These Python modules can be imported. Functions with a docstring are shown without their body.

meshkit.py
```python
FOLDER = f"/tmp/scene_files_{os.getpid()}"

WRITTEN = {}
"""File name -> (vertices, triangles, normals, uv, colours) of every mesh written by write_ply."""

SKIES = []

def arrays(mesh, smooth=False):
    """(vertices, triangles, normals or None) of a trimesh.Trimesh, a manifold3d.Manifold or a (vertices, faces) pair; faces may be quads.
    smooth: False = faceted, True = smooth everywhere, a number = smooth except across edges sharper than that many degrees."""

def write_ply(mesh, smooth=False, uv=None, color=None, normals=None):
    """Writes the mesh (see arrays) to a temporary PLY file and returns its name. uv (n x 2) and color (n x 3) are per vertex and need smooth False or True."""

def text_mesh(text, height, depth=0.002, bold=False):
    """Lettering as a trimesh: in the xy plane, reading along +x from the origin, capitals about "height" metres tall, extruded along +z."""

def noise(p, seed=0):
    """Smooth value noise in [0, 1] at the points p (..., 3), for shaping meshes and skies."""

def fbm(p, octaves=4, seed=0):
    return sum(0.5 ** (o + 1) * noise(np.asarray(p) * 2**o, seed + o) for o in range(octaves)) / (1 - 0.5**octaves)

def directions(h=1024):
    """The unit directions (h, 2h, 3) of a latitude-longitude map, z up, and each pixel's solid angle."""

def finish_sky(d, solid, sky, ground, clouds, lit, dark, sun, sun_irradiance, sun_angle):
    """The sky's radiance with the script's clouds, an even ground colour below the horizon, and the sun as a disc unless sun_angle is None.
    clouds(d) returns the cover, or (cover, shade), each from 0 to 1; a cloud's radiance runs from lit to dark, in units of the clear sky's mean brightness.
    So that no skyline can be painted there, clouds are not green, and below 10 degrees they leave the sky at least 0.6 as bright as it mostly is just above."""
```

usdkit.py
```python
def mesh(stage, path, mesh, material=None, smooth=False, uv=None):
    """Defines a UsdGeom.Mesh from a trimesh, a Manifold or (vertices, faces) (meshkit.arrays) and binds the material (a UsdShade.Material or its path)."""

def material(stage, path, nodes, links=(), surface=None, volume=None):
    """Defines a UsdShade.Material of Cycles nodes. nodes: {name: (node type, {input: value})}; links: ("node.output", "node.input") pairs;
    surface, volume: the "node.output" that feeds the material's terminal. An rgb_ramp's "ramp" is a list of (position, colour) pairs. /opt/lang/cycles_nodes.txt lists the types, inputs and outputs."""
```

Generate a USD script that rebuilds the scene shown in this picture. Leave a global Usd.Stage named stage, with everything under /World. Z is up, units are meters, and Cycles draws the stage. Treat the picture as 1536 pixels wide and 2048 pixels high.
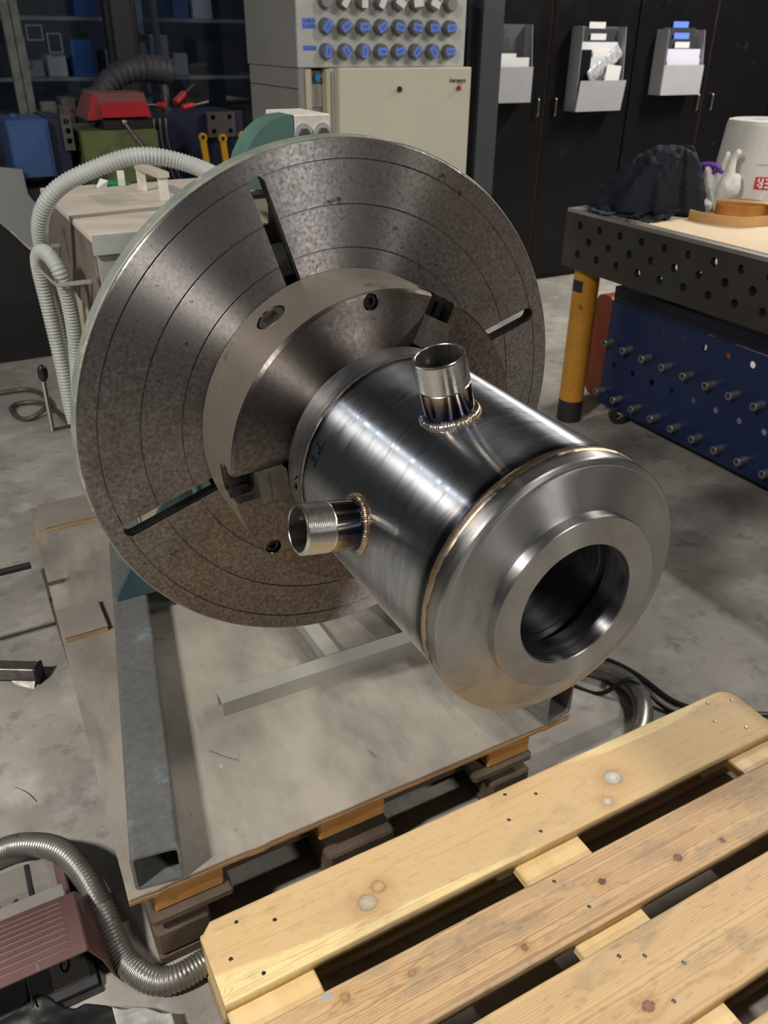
import math, sys
import numpy as np, trimesh
import manifold3d as m3
from shapely.geometry import Polygon, LineString, Point, box as sbox
from shapely import affinity
from scipy.interpolate import CubicSpline
sys.path.insert(0, '/opt/lang')
import usdkit, meshkit
from meshkit import fbm, noise
from pxr import Usd, UsdGeom, UsdLux, Gf, Sdf, UsdShade, Vt
stage = Usd.Stage.CreateInMemory()
UsdGeom.SetStageUpAxis(stage, 'Z'); UsdGeom.SetStageMetersPerUnit(stage, 1.0)
UsdGeom.Xform.Define(stage, '/World'); UsdGeom.Scope.Define(stage, '/World/Looks')
PI = math.pi
# ------------------------------------------------------------------ camera
YAW, PITCH, ROLL, CAMZ, FPX = map(float, (28.6, 30.08, 0.57, 1.42, 1640.0))
yw, pt, rl = map(math.radians, (YAW, PITCH, ROLL))
Fw = np.array([math.sin(yw)*math.cos(pt), math.cos(yw)*math.cos(pt), -math.sin(pt)])
r0 = np.array([math.cos(yw), -math.sin(yw), 0]); u0 = np.cross(r0, Fw)
Rt = math.cos(rl)*r0 + math.sin(rl)*u0; Up = -math.sin(rl)*r0 + math.cos(rl)*u0
cam = UsdGeom.Camera.Define(stage, '/World/camera')
cam.AddTransformOp().Set(Gf.Matrix4d(*Rt, 0, *Up, 0, *(-Fw), 0, 0, 0, CAMZ, 1))
cam.CreateHorizontalApertureAttr(36.0); cam.CreateVerticalApertureAttr(48.0)
cam.CreateFocalLengthAttr(FPX/1536*36); cam.CreateClippingRangeAttr(Gf.Vec2f(0.05, 100))
cam.CreateFStopAttr(11.0); cam.CreateFocusDistanceAttr(1.15)
cam.CreateExposureAttr(1.0)
# ------------------------------------------------------------------ lamps of the hall and one added fill
def strip(name, loc, length, width, power, color=(1, .97, .92), along='y', tilt=0.0):
    l = UsdLux.RectLight.Define(stage, '/World/' + name)
    l.CreateWidthAttr(width); l.CreateHeightAttr(length); l.CreateIntensityAttr(power); l.CreateColorAttr(Gf.Vec3f(*color))
    l.AddTranslateOp().Set(Gf.Vec3d(*loc))
    if along == 'x': l.AddRotateZOp().Set(90)
    if tilt: l.AddRotateYOp().Set(tilt)
strip('hall_lamp', (-2.2, .15, 3.4), .5, .16, 410, (1, .95, .88), 'x')
strip('hall_lamp_001', (1.75, -2.6, 3.5), .8, .14, 165, (1, .96, .90), 'x')
strip('hall_lamp_002', (3.45, .6, 3.5), .9, .12, 92, (1, .95, .88))
strip('hall_lamp_003', (5.1, 2.7, 3.4), 1.0, .14, 190, (1, .95, .88))
strip('hall_lamp_004', (-1.6, 4.0, 3.6), 1.4, .08, 16, (.84, .92, 1))  # weak fill light added for ambience at the left background
strip('store_lamp', (1.6, 7.2, 2.75), 1.2, .3, 2.6, (.62, .78, 1))
dome = UsdLux.DomeLight.Define(stage, '/World/hall_ambient'); dome.CreateIntensityAttr(0.0)
# ------------------------------------------------------------------ naming, things, parts
used = {}
def numbered(parent, name):
    k = used.get((parent, name), 0); used[(parent, name)] = k + 1
    return f'{parent}/{name}' + (f'_{k:03d}' if k else '')
class Node:
    def __init__(s, path, inv): s.path, s.inv = path, inv
def meta(prim, **k):
    for a, b in k.items():
        if b: prim.SetCustomDataByKey(a, b)
def thing(name, label, cat, loc=(0, 0, 0), group=None, M=None, kind=None):
    p = numbered('/World', name); x = UsdGeom.Xform.Define(stage, p)
    if M is None:
        M = np.eye(4); M[:3, 3] = loc; x.AddTranslateOp().Set(Gf.Vec3d(*map(float, loc)))
    else: x.AddTransformOp().Set(Gf.Matrix4d(*np.asarray(M, float).T.ravel().tolist()))
    meta(x.GetPrim(), label=label, category=cat, group=group, kind=kind)
    return Node(p, np.linalg.inv(M))
def tri(m):
    if isinstance(m, m3.Manifold):
        q = m.to_mesh(); return trimesh.Trimesh(q.vert_properties[:, :3], q.tri_verts, process=False)
    return m
def obj(name, mesh, mat, parent=None, label=None, smooth=30, cd=None, kind=None):
    m = tri(mesh)
    if parent is not None: m = m.copy(); m.apply_transform(parent.inv)
    p = numbered(parent.path if parent else '/World', name)
    g = usdkit.mesh(stage, p, m, mat, smooth=True if cd is not None else smooth)
    if cd is not None:
        UsdGeom.PrimvarsAPI(g).CreatePrimvar('tone', Sdf.ValueTypeNames.Color3fArray, 'vertex').Set(Vt.Vec3fArray.FromNumpy(np.asarray(cd, np.float32)))
    meta(g.GetPrim(), label=label, kind=kind)
    return Node(p, parent.inv if parent else np.eye(4))
def solo(name, mesh, mat, label, cat, group=None, smooth=30, kind=None, cd=None):
    m = tri(mesh).copy(); b = m.bounds; loc = np.array([(b[0, 0]+b[1, 0])/2, (b[0, 1]+b[1, 1])/2, b[0, 2]])
    m.apply_translation(-loc)
    n = obj(name, m, mat, None, smooth=smooth, cd=cd); pr = stage.GetPrimAtPath(n.path)
    UsdGeom.Xformable(pr).AddTranslateOp().Set(Gf.Vec3d(*map(float, loc))); meta(pr, label=label, category=cat, group=group, kind=kind)
    return n
def struct(name, mesh, mat, smooth=30):
    n = obj(name, mesh, mat, None, smooth=smooth, kind='structure'); return n
# ------------------------------------------------------------------ mesh helpers
def B(x0, x1, y0, y1, z0, z1, c=.0015):
    if min(x1-x0, y1-y0, z1-z0) < 3*c: c = min(x1-x0, y1-y0, z1-z0)/4
    P = []
    for sx, X in ((1, x0), (-1, x1)):
        for sy, Y in ((1, y0), (-1, y1)):
            for sz, Z in ((1, z0), (-1, z1)):
                P += [(X, Y+sy*c, Z+sz*c), (X+sx*c, Y, Z+sz*c), (X+sx*c, Y+sy*c, Z)]
    return trimesh.convex.convex_hull(np.array(P))
def mb(x0, x1, y0, y1, z0, z1): return m3.Manifold.cube((x1-x0, y1-y0, z1-z0)).translate((x0, y0, z0))
def rot_to(d):
    d = np.asarray(d, float); d = d/np.linalg.norm(d); a = np.cross(d, [0, 0, 1.]) if abs(d[2]) < .99 else np.array([1., 0, 0])
    a /= np.linalg.norm(a); b = np.cross(d, a); M = np.eye(4); M[:3, 0], M[:3, 1], M[:3, 2] = a, b, d; return M
def rev(prof, n=64, axis=None, loc=(0, 0, 0)):
    """closed (r, z) outline turned about z, then z laid along axis and moved to loc"""
    p = np.array(prof, float)
    if not np.allclose(p[0], p[-1]) and (p[0, 0] > 1e-9 or p[-1, 0] > 1e-9): p = np.vstack([p, p[:1]])
    m = trimesh.creation.revolve(p, sections=n)
    if m.volume < 0: m.invert()
    if axis is not None: m.apply_transform(rot_to(axis))
    m.apply_translation(loc); return m
def rod(p, q, r, n=24, c=None, r2=None):
    p, q = np.array(p, float), np.array(q, float); L = np.linalg.norm(q-p); r2 = r if r2 is None else r2; c = min(r, L)*.15 if c is None else c
    return rev([(0, 0), (r-c, 0), (r, c), (r2, L-c), (r2-c, L), (0, L)], n, q-p, p)
def pipe(p, q, ro, ri, n=40, c=.001):
    p, q = np.array(p, float), np.array(q, float); L = np.linalg.norm(q-p)
    return rev([(ri, 0), (ro-c, 0), (ro, c), (ro, L-c), (ro-c, L), (ri+c, L), (ri, L-c)], n, q-p, p)
def spline(pts, step, closed=False):
    P = np.array(pts, float)
    if closed: P = np.vstack([P, P[:1]])
    t = np.r_[0, np.cumsum(np.linalg.norm(np.diff(P, axis=0), axis=1))]
    f = CubicSpline(t, P, bc_type='periodic' if closed else 'natural'); n = max(8, int(t[-1]/step))
    return f(np.linspace(0, t[-1], n+1))
def sweep(P, prof, closed=False, up=None, scale=None):
    """prof: (k,2) closed outline in the frame (side, up) carried along P"""
    P = np.asarray(P, float); T = np.gradient(P, axis=0)
    if closed: T = np.roll(P, -1, 0)-np.roll(P, 1, 0)
    T /= np.linalg.norm(T, axis=1, keepdims=True); prof = np.asarray(prof, float); k = len(prof); V = []
    a = np.cross(T[0], [0, 0, 1.]) if abs(T[0, 2]) < .95 else np.cross(T[0], [1., 0, 0])
    for i in range(len(P)):
        if up is not None: a = np.cross(T[i], up)
        a = a-T[i]*(a@T[i]); a /= np.linalg.norm(a); b = np.cross(a, T[i])
        s = 1 if scale is None else scale[i]
        V.append(P[i]+s*(prof[:, :1]*a+prof[:, 1:]*b))
    V = np.array(V); n = len(P); F = []
    idx = np.arange(n*k).reshape(n, k)
    r = range(n) if closed else range(n-1)
    for i in r:
        A, Bq = idx[i], idx[(i+1) % n]; A2, B2 = np.roll(A, -1), np.roll(Bq, -1)
        F += [np.stack([A, A2, B2], 1), np.stack([A, B2, Bq], 1)]
    F = np.vstack(F); V = V.reshape(-1, 3)
    if not closed:
        c0, c1 = len(V), len(V)+1; V = np.vstack([V, P[0], P[-1]]); j = np.arange(k)
        F = np.vstack([F, np.stack([np.full(k, c0), idx[0][(j+1) % k], idx[0]], 1), np.stack([np.full(k, c1), idx[-1], idx[-1][(j+1) % k]], 1)])
    m = trimesh.Trimesh(V, F, process=False)
    if m.volume < 0: m.invert()
    return m
def ring(r, n): t = np.arange(n)*2*PI/n; return np.stack([r*np.cos(t), r*np.sin(t)], 1)
def tube(pts, r, n=12, step=.01, closed=False, smooth=True):
    P = spline(pts, step, closed) if smooth else np.array(pts, float)
    if closed: P = P[:-1]
    return sweep(P, ring(r, n), closed)
def corr(pts, r, amp=.0018, pitch=.008, n=20):
    P = spline(pts, pitch/4); s = 1+amp/r*np.array([-.9, .5, 1, .5])[np.arange(len(P)) % 4]
    return sweep(P, ring(r, n), scale=s)
def ribbon(pts, w, t=.004, step=.008, closed=False, up=(0, 0, 1.)):
    P = spline(pts, step, closed)
    if closed: P = P[:-1]
    return sweep(P, [(-t/2, -w/2), (t/2, -w/2), (t/2, w/2), (-t/2, w/2)], closed, up=np.array(up))
def ext(poly, h, axis='z', at=0.0):
    """shapely outline pulled out by h: axis z (xy), y (xz outline), x (yz outline)"""
    m = trimesh.creation.extrude_polygon(poly, h, engine='earcut')
    if axis == 'y': m.apply_transform(np.array([[1, 0, 0, 0], [0, 0, 1, 0], [0, 1, 0, 0], [0, 0, 0, 1.]])); m.invert()
    if axis == 'x': m.apply_transform(np.array([[0, 0, 1, 0], [1, 0, 0, 0], [0, 1, 0, 0], [0, 0, 0, 1.]]))
    m.apply_translation({'z': (0, 0, at), 'y': (0, at, 0), 'x': (at, 0, 0)}[axis]); return m
def hull(*p): return trimesh.convex.convex_hull(np.array(p, float))
def cat(*m): return trimesh.util.concatenate([tri(q) for q in m])
def man(m): m = tri(m); return m3.Manifold(m3.Mesh(np.asarray(m.vertices, np.float32), np.asarray(m.faces, np.uint32)))
def hexbolt(p, d, r, h): 
    a = trimesh.creation.cylinder(r, h, sections=6); a.apply_translation((0, 0, h/2)); a.apply_transform(rot_to(d)); a.apply_translation(p); return a
def bsphere(p, r, s=2): m = trimesh.creation.icosphere(s, r); m.apply_translation(p); return m
def chain(*sph, ref=.012, it=8):
    """spheres (x,y,z,r) joined one to the next, united and smoothed"""
    ms = []
    for ch in sph:
        for a, b in zip(ch[:-1], ch[1:]): ms.append(m3.Manifold.batch_hull([m3.Manifold.sphere(a[3], 16).translate(a[:3]), m3.Manifold.sphere(b[3], 16).translate(b[:3])]))
    m = tri(m3.Manifold.batch_boolean(ms, m3.OpType.Add).refine_to_length(ref)); m = trimesh.Trimesh(m.vertices, m.faces, process=True)
    trimesh.smoothing.filter_taubin(m, iterations=it); return m
# ------------------------------------------------------------------ materials
def turned(N, L):
    # turning marks run round the machine axis (a line along y through .525, .893)
    N['geo'] = ('geometry', {}); N['tc0'] = ('vector_math', {'math_type': 'subtract', 'vector2': (.525, 1.107, .893)}); N['tg'] = ('vector_math', {'math_type': 'normalize'})
    L += [('geo.position', 'tc0.vector1'), ('tc0.vector', 'tg.vector1'), ('tg.vector', 'p.tangent')]
def mat(name, c1, c2=None, scale=6., rough=.5, metal=0., bump=0., bscale=None, stretch=(1, 1, 1), detail=5., lo=.35, hi=.65, spots=None, rvar=.1, c3=None, spec=None, aniso=None, coat=0.):
    """principled surface whose colour runs c1..c2 over noise; spots=(colour, scale, threshold) lays blotches on top"""
    c2 = c2 or tuple(x*.85 for x in c1)
    N = {'tc': ('texture_coordinate', {}), 'mp': ('mapping', {'scale': stretch}), 'n': ('noise_texture', {'scale': scale, 'detail': detail, 'roughness': .6}),
         'rp': ('rgb_ramp', {'ramp': [(lo, c1), (hi, c2)] if c3 is None else [(lo, c1), ((lo+hi)/2, c2), (hi, c3)]}),
         'p': ('principled_bsdf', {'metallic': metal, 'roughness': rough, **({'specular_ior_level': spec} if spec is not None else {}), **({'coat_weight': coat, 'coat_roughness': .1} if coat else {})})}
    L = [('tc.object', 'mp.vector'), ('mp.vector', 'n.vector'), ('n.fac', 'rp.fac')]
    col = 'rp.color'
    if spots:
        for i, sp in enumerate(spots if isinstance(spots, list) else [spots]):
            N[f's{i}'] = ('noise_texture', {'scale': sp[1], 'detail': 4.0, 'roughness': .65}); N[f't{i}'] = ('map_range', {'from_min': sp[2], 'from_max': sp[2]+(sp[3] if len(sp) > 3 else .06), 'clamp': True})
            N[f'm{i}'] = ('mix', {'color2': sp[0]}); L += [('mp.vector', f's{i}.vector'), (f's{i}.fac', f't{i}.value'), (f't{i}.result', f'm{i}.fac'), (col, f'm{i}.color1')]; col = f'm{i}.color'
    L.append((col, 'p.base_color'))
    if rvar:
        N['rr'] = ('map_range', {'from_min': .3, 'from_max': .7, 'to_min': max(.03, rough-rvar), 'to_max': min(1., rough+rvar)}); L += [('n.fac', 'rr.value'), ('rr.result', 'p.roughness')]
    if bump:
        N['bn'] = ('noise_texture', {'scale': bscale or scale*4, 'detail': 4.0}); N['b'] = ('bump', {'strength': min(1., bump), 'distance': .002})
        L += [('mp.vector', 'bn.vector'), ('bn.fac', 'b.height'), ('b.normal', 'p.normal')]
    if aniso is not None:
        turned(N, L); N['p'][1]['anisotropic'] = aniso
    return usdkit.material(stage, '/World/Looks/' + name, N, L, surface='p.BSDF')
def flat(name, c, rough=.5, metal=0., **k): return mat(name, c, tuple(x*.93 for x in c), rough=rough, metal=metal, rvar=.04, **k)
def vmat(name, rough=.6, bump=.25, bstretch=(3, 60, 60)):
    return usdkit.material(stage, '/World/Looks/' + name, {'a': ('attribute', {'attribute': 'tone'}), 'tc': ('texture_coordinate', {}), 'mp': ('mapping', {'scale': bstretch}), 'n': ('noise_texture', {'scale': 4., 'detail': 5.}),
        'b': ('bump', {'strength': bump, 'distance': .0015}), 'p': ('principled_bsdf', {'roughness': rough})},
        [('a.color', 'p.base_color'), ('tc.object', 'mp.vector'), ('mp.vector', 'n.vector'), ('n.fac', 'b.height'), ('b.normal', 'p.normal')], surface='p.BSDF')
K = {}
K['concrete'] = mat('concrete', (.375, .352, .312), (.245, .232, .207), 3.4, .62, bump=.2, bscale=60, detail=10., lo=.38, hi=.62, spots=[((.20, .188, .168), 16., .55, .16), ((.47, .45, .42), 4.6, .53, .2), ((.19, .178, .162), 7., .60, .12), ((.17, .16, .145), 60., .68, .05)])
K['ceiling'] = mat('ceiling_grey', (.13, .145, .17), None, .7, .9)
K['wall'] = mat('wall_grey', (.13, .142, .16), (.10, .11, .125), .5, .85)
K['darkwall'] = mat('dark_wall', (.02, .022, .026), (.012, .013, .016), 2, .5)
K['frame'] = flat('black_frame', (.012, .012, .014), .4)
K['plate'] = mat('faceplate_steel', (.35, .336, .336), (.235, .220, .217), 170, .50, 1., bump=.03, bscale=260, detail=8., lo=.34, hi=.68, rvar=.10, aniso=.98, spots=[((.105, .08, .068), 150., .63, .07), ((.12, .085, .065), 34., .66, .06), ((.17, .145, .125), 5., .55, .25)])
K['chuck'] = mat('chuck_steel', (.235, .208, .192), (.155, .132, .118), 150, .46, 1., bump=.02, bscale=260, detail=8., rvar=.08, aniso=.98, spots=[((.08, .062, .052), 130., .64, .07), ((.10, .08, .064), 5., .56, .2)])
K['chuckrim'] = mat('chuck_rim_steel', (.42, .37, .31), (.33, .285, .235), 9, .42, .8, bump=.05, bscale=120, spots=((.22, .19, .16), 14., .63, .1))
K['jaw'] = mat('jaw_steel', (.16, .15, .132), (.105, .097, .083), 40, .42, .85)
K['darksteel'] = mat('dark_steel', (.035, .033, .032), (.02, .019, .018), 12, .42, .6)
K['castdark'] = mat('cast_iron_and_slot_shade', (.045, .038, .034), (.028, .024, .022), 30, .6, .4)  # cast iron tone, also painting the shade and dirt inside the faceplate slots
K['black'] = flat('matt_black', (.012, .012, .013), .5)
K['blackgloss'] = flat('gloss_black', (.01, .01, .011), .22)
K['rimgreen'] = mat('worn_green_paint', (.30, .31, .26), (.16, .20, .165), 22, .55, .2, spots=((.42, .36, .29), 30., .58, .06))
K['green'] = mat('machine_green_paint', (.10, .19, .165), (.07, .145, .125), 9, .5, bump=.06, spots=[((.26, .22, .18), 13., .66, .06), ((.05, .06, .055), 30., .67, .04)])
K['teal'] = mat('teal_paint', (.05, .10, .11), (.035, .075, .085), 9, .5, spots=((.14, .15, .145), 18., .63, .08))
K['legpaint'] = mat('worn_blue_grey_tube', (.165, .168, .163), (.12, .123, .12), 60, .55, .25, bump=.2, bscale=160, spots=[((.19, .28, .29), 9., .62, .1), ((.10, .08, .065), 60., .68, .06)])
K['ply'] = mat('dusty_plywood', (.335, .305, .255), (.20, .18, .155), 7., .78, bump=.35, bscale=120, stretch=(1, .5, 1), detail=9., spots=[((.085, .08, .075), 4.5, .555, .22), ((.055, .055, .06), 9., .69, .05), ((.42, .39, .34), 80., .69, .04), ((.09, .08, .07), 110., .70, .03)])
K['plyedge'] = mat('plywood_edge', (.34, .20, .095), (.17, .09, .04), 9, .75, stretch=(1, 1, 30), bump=.3)
K['plyedgepale'] = mat('plywood_edge_pale', (.42, .27, .13), (.22, .125, .06), 9, .75, stretch=(1, 1, 30), bump=.3)
K['patch'] = mat('patch_plywood', (.27, .235, .205), (.20, .175, .155), 5, .78, stretch=(.4, 1.5, 1))
K['patchedge'] = mat('patch_edge', (.55, .40, .20), (.30, .19, .08), 12, .75, stretch=(1, 1, 30))
K['block'] = mat('orange_block_wood', (.46, .23, .065), (.34, .155, .04), 7, .7, stretch=(1, 1, 4), bump=.2)
K['oldwood'] = mat('shaded_old_pallet_wood', (.115, .08, .052), (.055, .04, .028), 7, .8, stretch=(1, .3, 1.5), bump=.3)  # old dark wood, darkened further to paint the shade under the platform
K['pine'] = mat('pale_pine', (.74, .55, .29), (.66, .46, .21), 5, .6, stretch=(6, 1, 6), bump=.12)
K['pinedark'] = mat('shaded_pine', (.36, .26, .16), (.27, .185, .10), 6, .7, stretch=(1, 5, 5), bump=.15)  # darker copy of the pine, shade under the deck put into the colour
K['woodv'] = vmat('printed_pine_boards')
K['nail'] = mat('nail_steel', (.22, .21, .2), (.1, .09, .08), 200, .35, .9)
K['zinc'] = mat('galvanised_sheet', (.60, .61, .60), (.45, .455, .45), 14, .40, .4, spots=((.24, .22, .19), 7., .6, .15))
K['brownsheet'] = mat('dusty_brown_sheet', (.30, .265, .225), (.20, .165, .135), 9, .55, .4, spots=((.12, .09, .07), 12., .6, .1))
K['dustlid'] = mat('dusty_beige_lid', (.60, .54, .46), (.53, .47, .395), 5, .7, stretch=(1, 3, 1), spots=((.40, .36, .31), 16., .70, .05))
K['cream'] = mat('cream_enamel', (.60, .575, .46), (.55, .525, .42), 2.5, .42, spots=((.44, .41, .33), 5., .68, .1))
K['panelgrey'] = mat('panel_grey_enamel', (.52, .525, .50), (.47, .475, .45), 3, .45, spots=((.36, .36, .34), 8., .72, .05))
K['sidegrey'] = mat('side_grey_with_shade', (.30, .295, .275), (.26, .255, .24), 3, .5)  # grey darkened to paint the shade on the cabinet's left sides
K['beige'] = mat('beige_strip', (.56, .51, .37), None, 5, .5)
K['white'] = flat('white_plastic', (.78, .77, .74), .45)
K['paper'] = flat('white_paper', (.74, .74, .76), .7)
K['lilac'] = flat('lilac_paper', (.66, .64, .76), .7)
K['handlewhite'] = mat('white_chipped_paint', (.74, .72, .66), (.60, .56, .48), 40, .5, spots=((.3, .24, .18), 60., .68, .05))
K['hosegrey'] = mat('light_grey_hose', (.47, .495, .475), (.38, .40, .385), 9, .48, spots=((.27, .27, .25), 20., .66, .1))
K['conduit'] = mat('steel_conduit', (.33, .32, .30), (.22, .21, .195), 26, .38, .75, spots=((.12, .105, .09), 60., .6, .1))
K['chrome'] = flat('worn_chrome', (.48, .46, .42), .25, .95)
K['knobgrey'] = flat('knob_grey', (.13, .14, .145), .45)
K['knobface'] = flat('knob_face_grey', (.26, .27, .27), .45)
K['label'] = flat('blue_label', (.14, .26, .86), .5)
K['ink'] = flat('dark_ink', (.03, .04, .12), .6)
K['inkblack'] = flat('black_ink', (.006, .006, .008), .95, spec=0.)
K['red'] = flat('red_lens', (.35, .02, .02), .3)
K['bluebtn'] = flat('blue_button', (.03, .22, .48), .35)
K['locker'] = mat('black_locker_enamel', (.0055, .005, .0056), (.0036, .0034, .0038), 6, .38, spec=.25, spots=((.018, .017, .0165), 12., .66, .08))
K['lockedge'] = mat('locker_edge_glint', (.16, .075, .035), (.05, .03, .02), 14, .5, stretch=(1, 1, .5))  # orange-brown colour paints a glint along the door seams
K['pocket'] = mat('grey_file_pocket', (.40, .405, .42), (.34, .345, .36), 4, .45)
K['pocketside'] = mat('grey_pocket_side', (.10, .10, .108), None, 4, .45)
K['column'] = mat('steel_column_paint', (.055, .062, .075), (.045, .05, .06), 5, .5)
K['tableside'] = mat('weld_table_side_steel', (.085, .082, .078), (.06, .057, .054), 5, .42, .7, spots=((.11, .07, .045), 7., .66, .1))
K['tabletop'] = mat('weld_table_top_steel', (.42, .41, .40), (.3, .29, .28), 6, .4, .8)
K['card'] = mat('table_cardboard', (.68, .54, .37), (.62, .48, .32), 4, .75)
K['yellow'] = mat('yellow_leg_paint', (.58, .27, .028), (.46, .20, .02), 8, .45, spots=[((.12, .075, .03), 22., .66, .05)])
K['cartblue'] = mat('cart_blue_paint', (.008, .022, .085), (.006, .017, .068), 6, .42)
K['cartdark'] = mat('cart_navy_frame', (.012, .018, .06), None, 6, .45)
K['peg'] = mat('zinc_bush', (.42, .41, .40), (.3, .29, .28), 20, .4, .7)
K['orange'] = mat('orange_red_paint', (.46, .075, .018), (.36, .055, .014), 6, .45)
K['cloth'] = mat('navy_cloth', (.010, .0115, .017), (.017, .019, .028), 22, .8, spec=.2, bump=.5, bscale=90)
K['denim'] = mat('faded_blue_rag', (.07, .10, .17), (.04, .06, .1), 18, .9, bump=.4, bscale=120)
K['glove'] = mat('white_cotton', (.80, .79, .76), (.70, .69, .66), 12, .9, bump=.4, bscale=140)
K['belt'] = mat('orange_webbing', (.52, .22, .045), (.38, .15, .03), 14, .7, bump=.4, bscale=150)
K['beltpale'] = mat('pale_webbing', (.60, .36, .15), (.50, .28, .11), 14, .75, bump=.4, bscale=150)
K['purple'] = flat('purple_plastic', (.16, .04, .42), .45)
K['bucketw'] = mat('white_bucket', (.70, .70, .66), (.60, .60, .57), 5, .45, stretch=(3, 3, .6), spots=((.78, .78, .76), 7., .62, .05))
K['labelred'] = flat('bucket_red', (.55, .012, .015), .5)
K['pedalred'] = mat('worn_red_pedal', (.15, .080, .074), (.112, .064, .060), 12, .48, .25, stretch=(1, .25, 1), spots=[((.30, .02, .035), 9., .63, .06), ((.26, .22, .21), 24., .62, .08)])
K['pedalgrey'] = mat('pedal_base_grey', (.24, .225, .205), (.18, .165, .15), 9, .6)
K['rubber'] = mat('black_rubber', (.014, .014, .015), (.02, .02, .021), 20, .55)
K['leather'] = mat('black_leather', (.022, .024, .023), (.012, .013, .013), 12, .42, bump=.5, bscale=60)
K['lining'] = mat('white_lining', (.42, .42, .39), (.24, .25, .235), 30, .8, bump=.3)
K['cable'] = flat('black_cable', (.016, .016, .018), .4)
K['barsteel'] = mat('bar_end_steel', (.30, .29, .27), (.16, .15, .135), 22, .4, .85)
K['channel'] = mat('pale_channel', (.44, .43, .385), (.38, .37, .33), 9, .5, .3)
K['boxblue'] = mat('blue_cabinet_paint', (.045, .105, .27), (.035, .08, .21), 4, .42)
K['rackblue'] = mat('navy_rack_paint', (.017, .024, .06), (.013, .018, .045), 5, .45)
K['olive'] = mat('olive_machine_paint', (.155, .175, .065), (.12, .135, .05), 7, .5, spots=((.07, .075, .04), 14., .66, .06))
K['guardred'] = mat('red_guard_paint', (.50, .022, .035), (.42, .018, .028), 5, .42)
K['guarddust'] = mat('dusty_red_guard', (.30, .075, .075), (.21, .10, .09), 12, .65)
K['bracket'] = mat('grey_stop_steel', (.17, .155, .14), (.12, .11, .10), 14, .45, .6)
K['clampyellow'] = flat('clamp_yellow', (.62, .33, .02), .45)
K['clampred'] = flat('clamp_red', (.45, .03, .025), .45)
K['duct'] = mat('wrinkled_duct', (.075, .072, .078), (.045, .043, .046), 14, .6, .2, bump=1., bscale=34)
K['skirt'] = mat('grey_machine_skirt', (.27, .275, .285), (.25, .255, .262), 3, .5)
K['pole'] = mat('grey_green_post', (.15, .165, .14), (.09, .10, .085), 26, .6)
K['shelf'] = flat('shelf_steel', (.36, .38, .40), .45)
K['binblue'] = flat('bin_blue', (.04, .15, .46), .5)
K['binwhite'] = flat('bin_white', (.62, .66, .70), .5)
K['bingreen'] = flat('plant_green', (.06, .14, .05), .7)
K['bindark'] = flat('bin_dark', (.03, .035, .045), .5)
K['scrap'] = flat('scrap_wire', (.05, .045, .04), .5, .5)
K['pcb'] = flat('green_plastic', (.02, .28, .10), .45)
K['glass'] = usdkit.material(stage, '/World/Looks/window_glass', {'f': ('fresnel', {'IOR': 1.5}), 't': ('transparent_bsdf', {'color': (.86, .9, .94)}), 'g': ('glossy_bsdf', {'roughness': .03, 'color': (.9, .9, .9)}), 'm': ('mix_closure', {})},
    [('f.fac', 'm.fac'), ('t.BSDF', 'm.closure1'), ('g.BSDF', 'm.closure2')], surface='m.closure')
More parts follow.
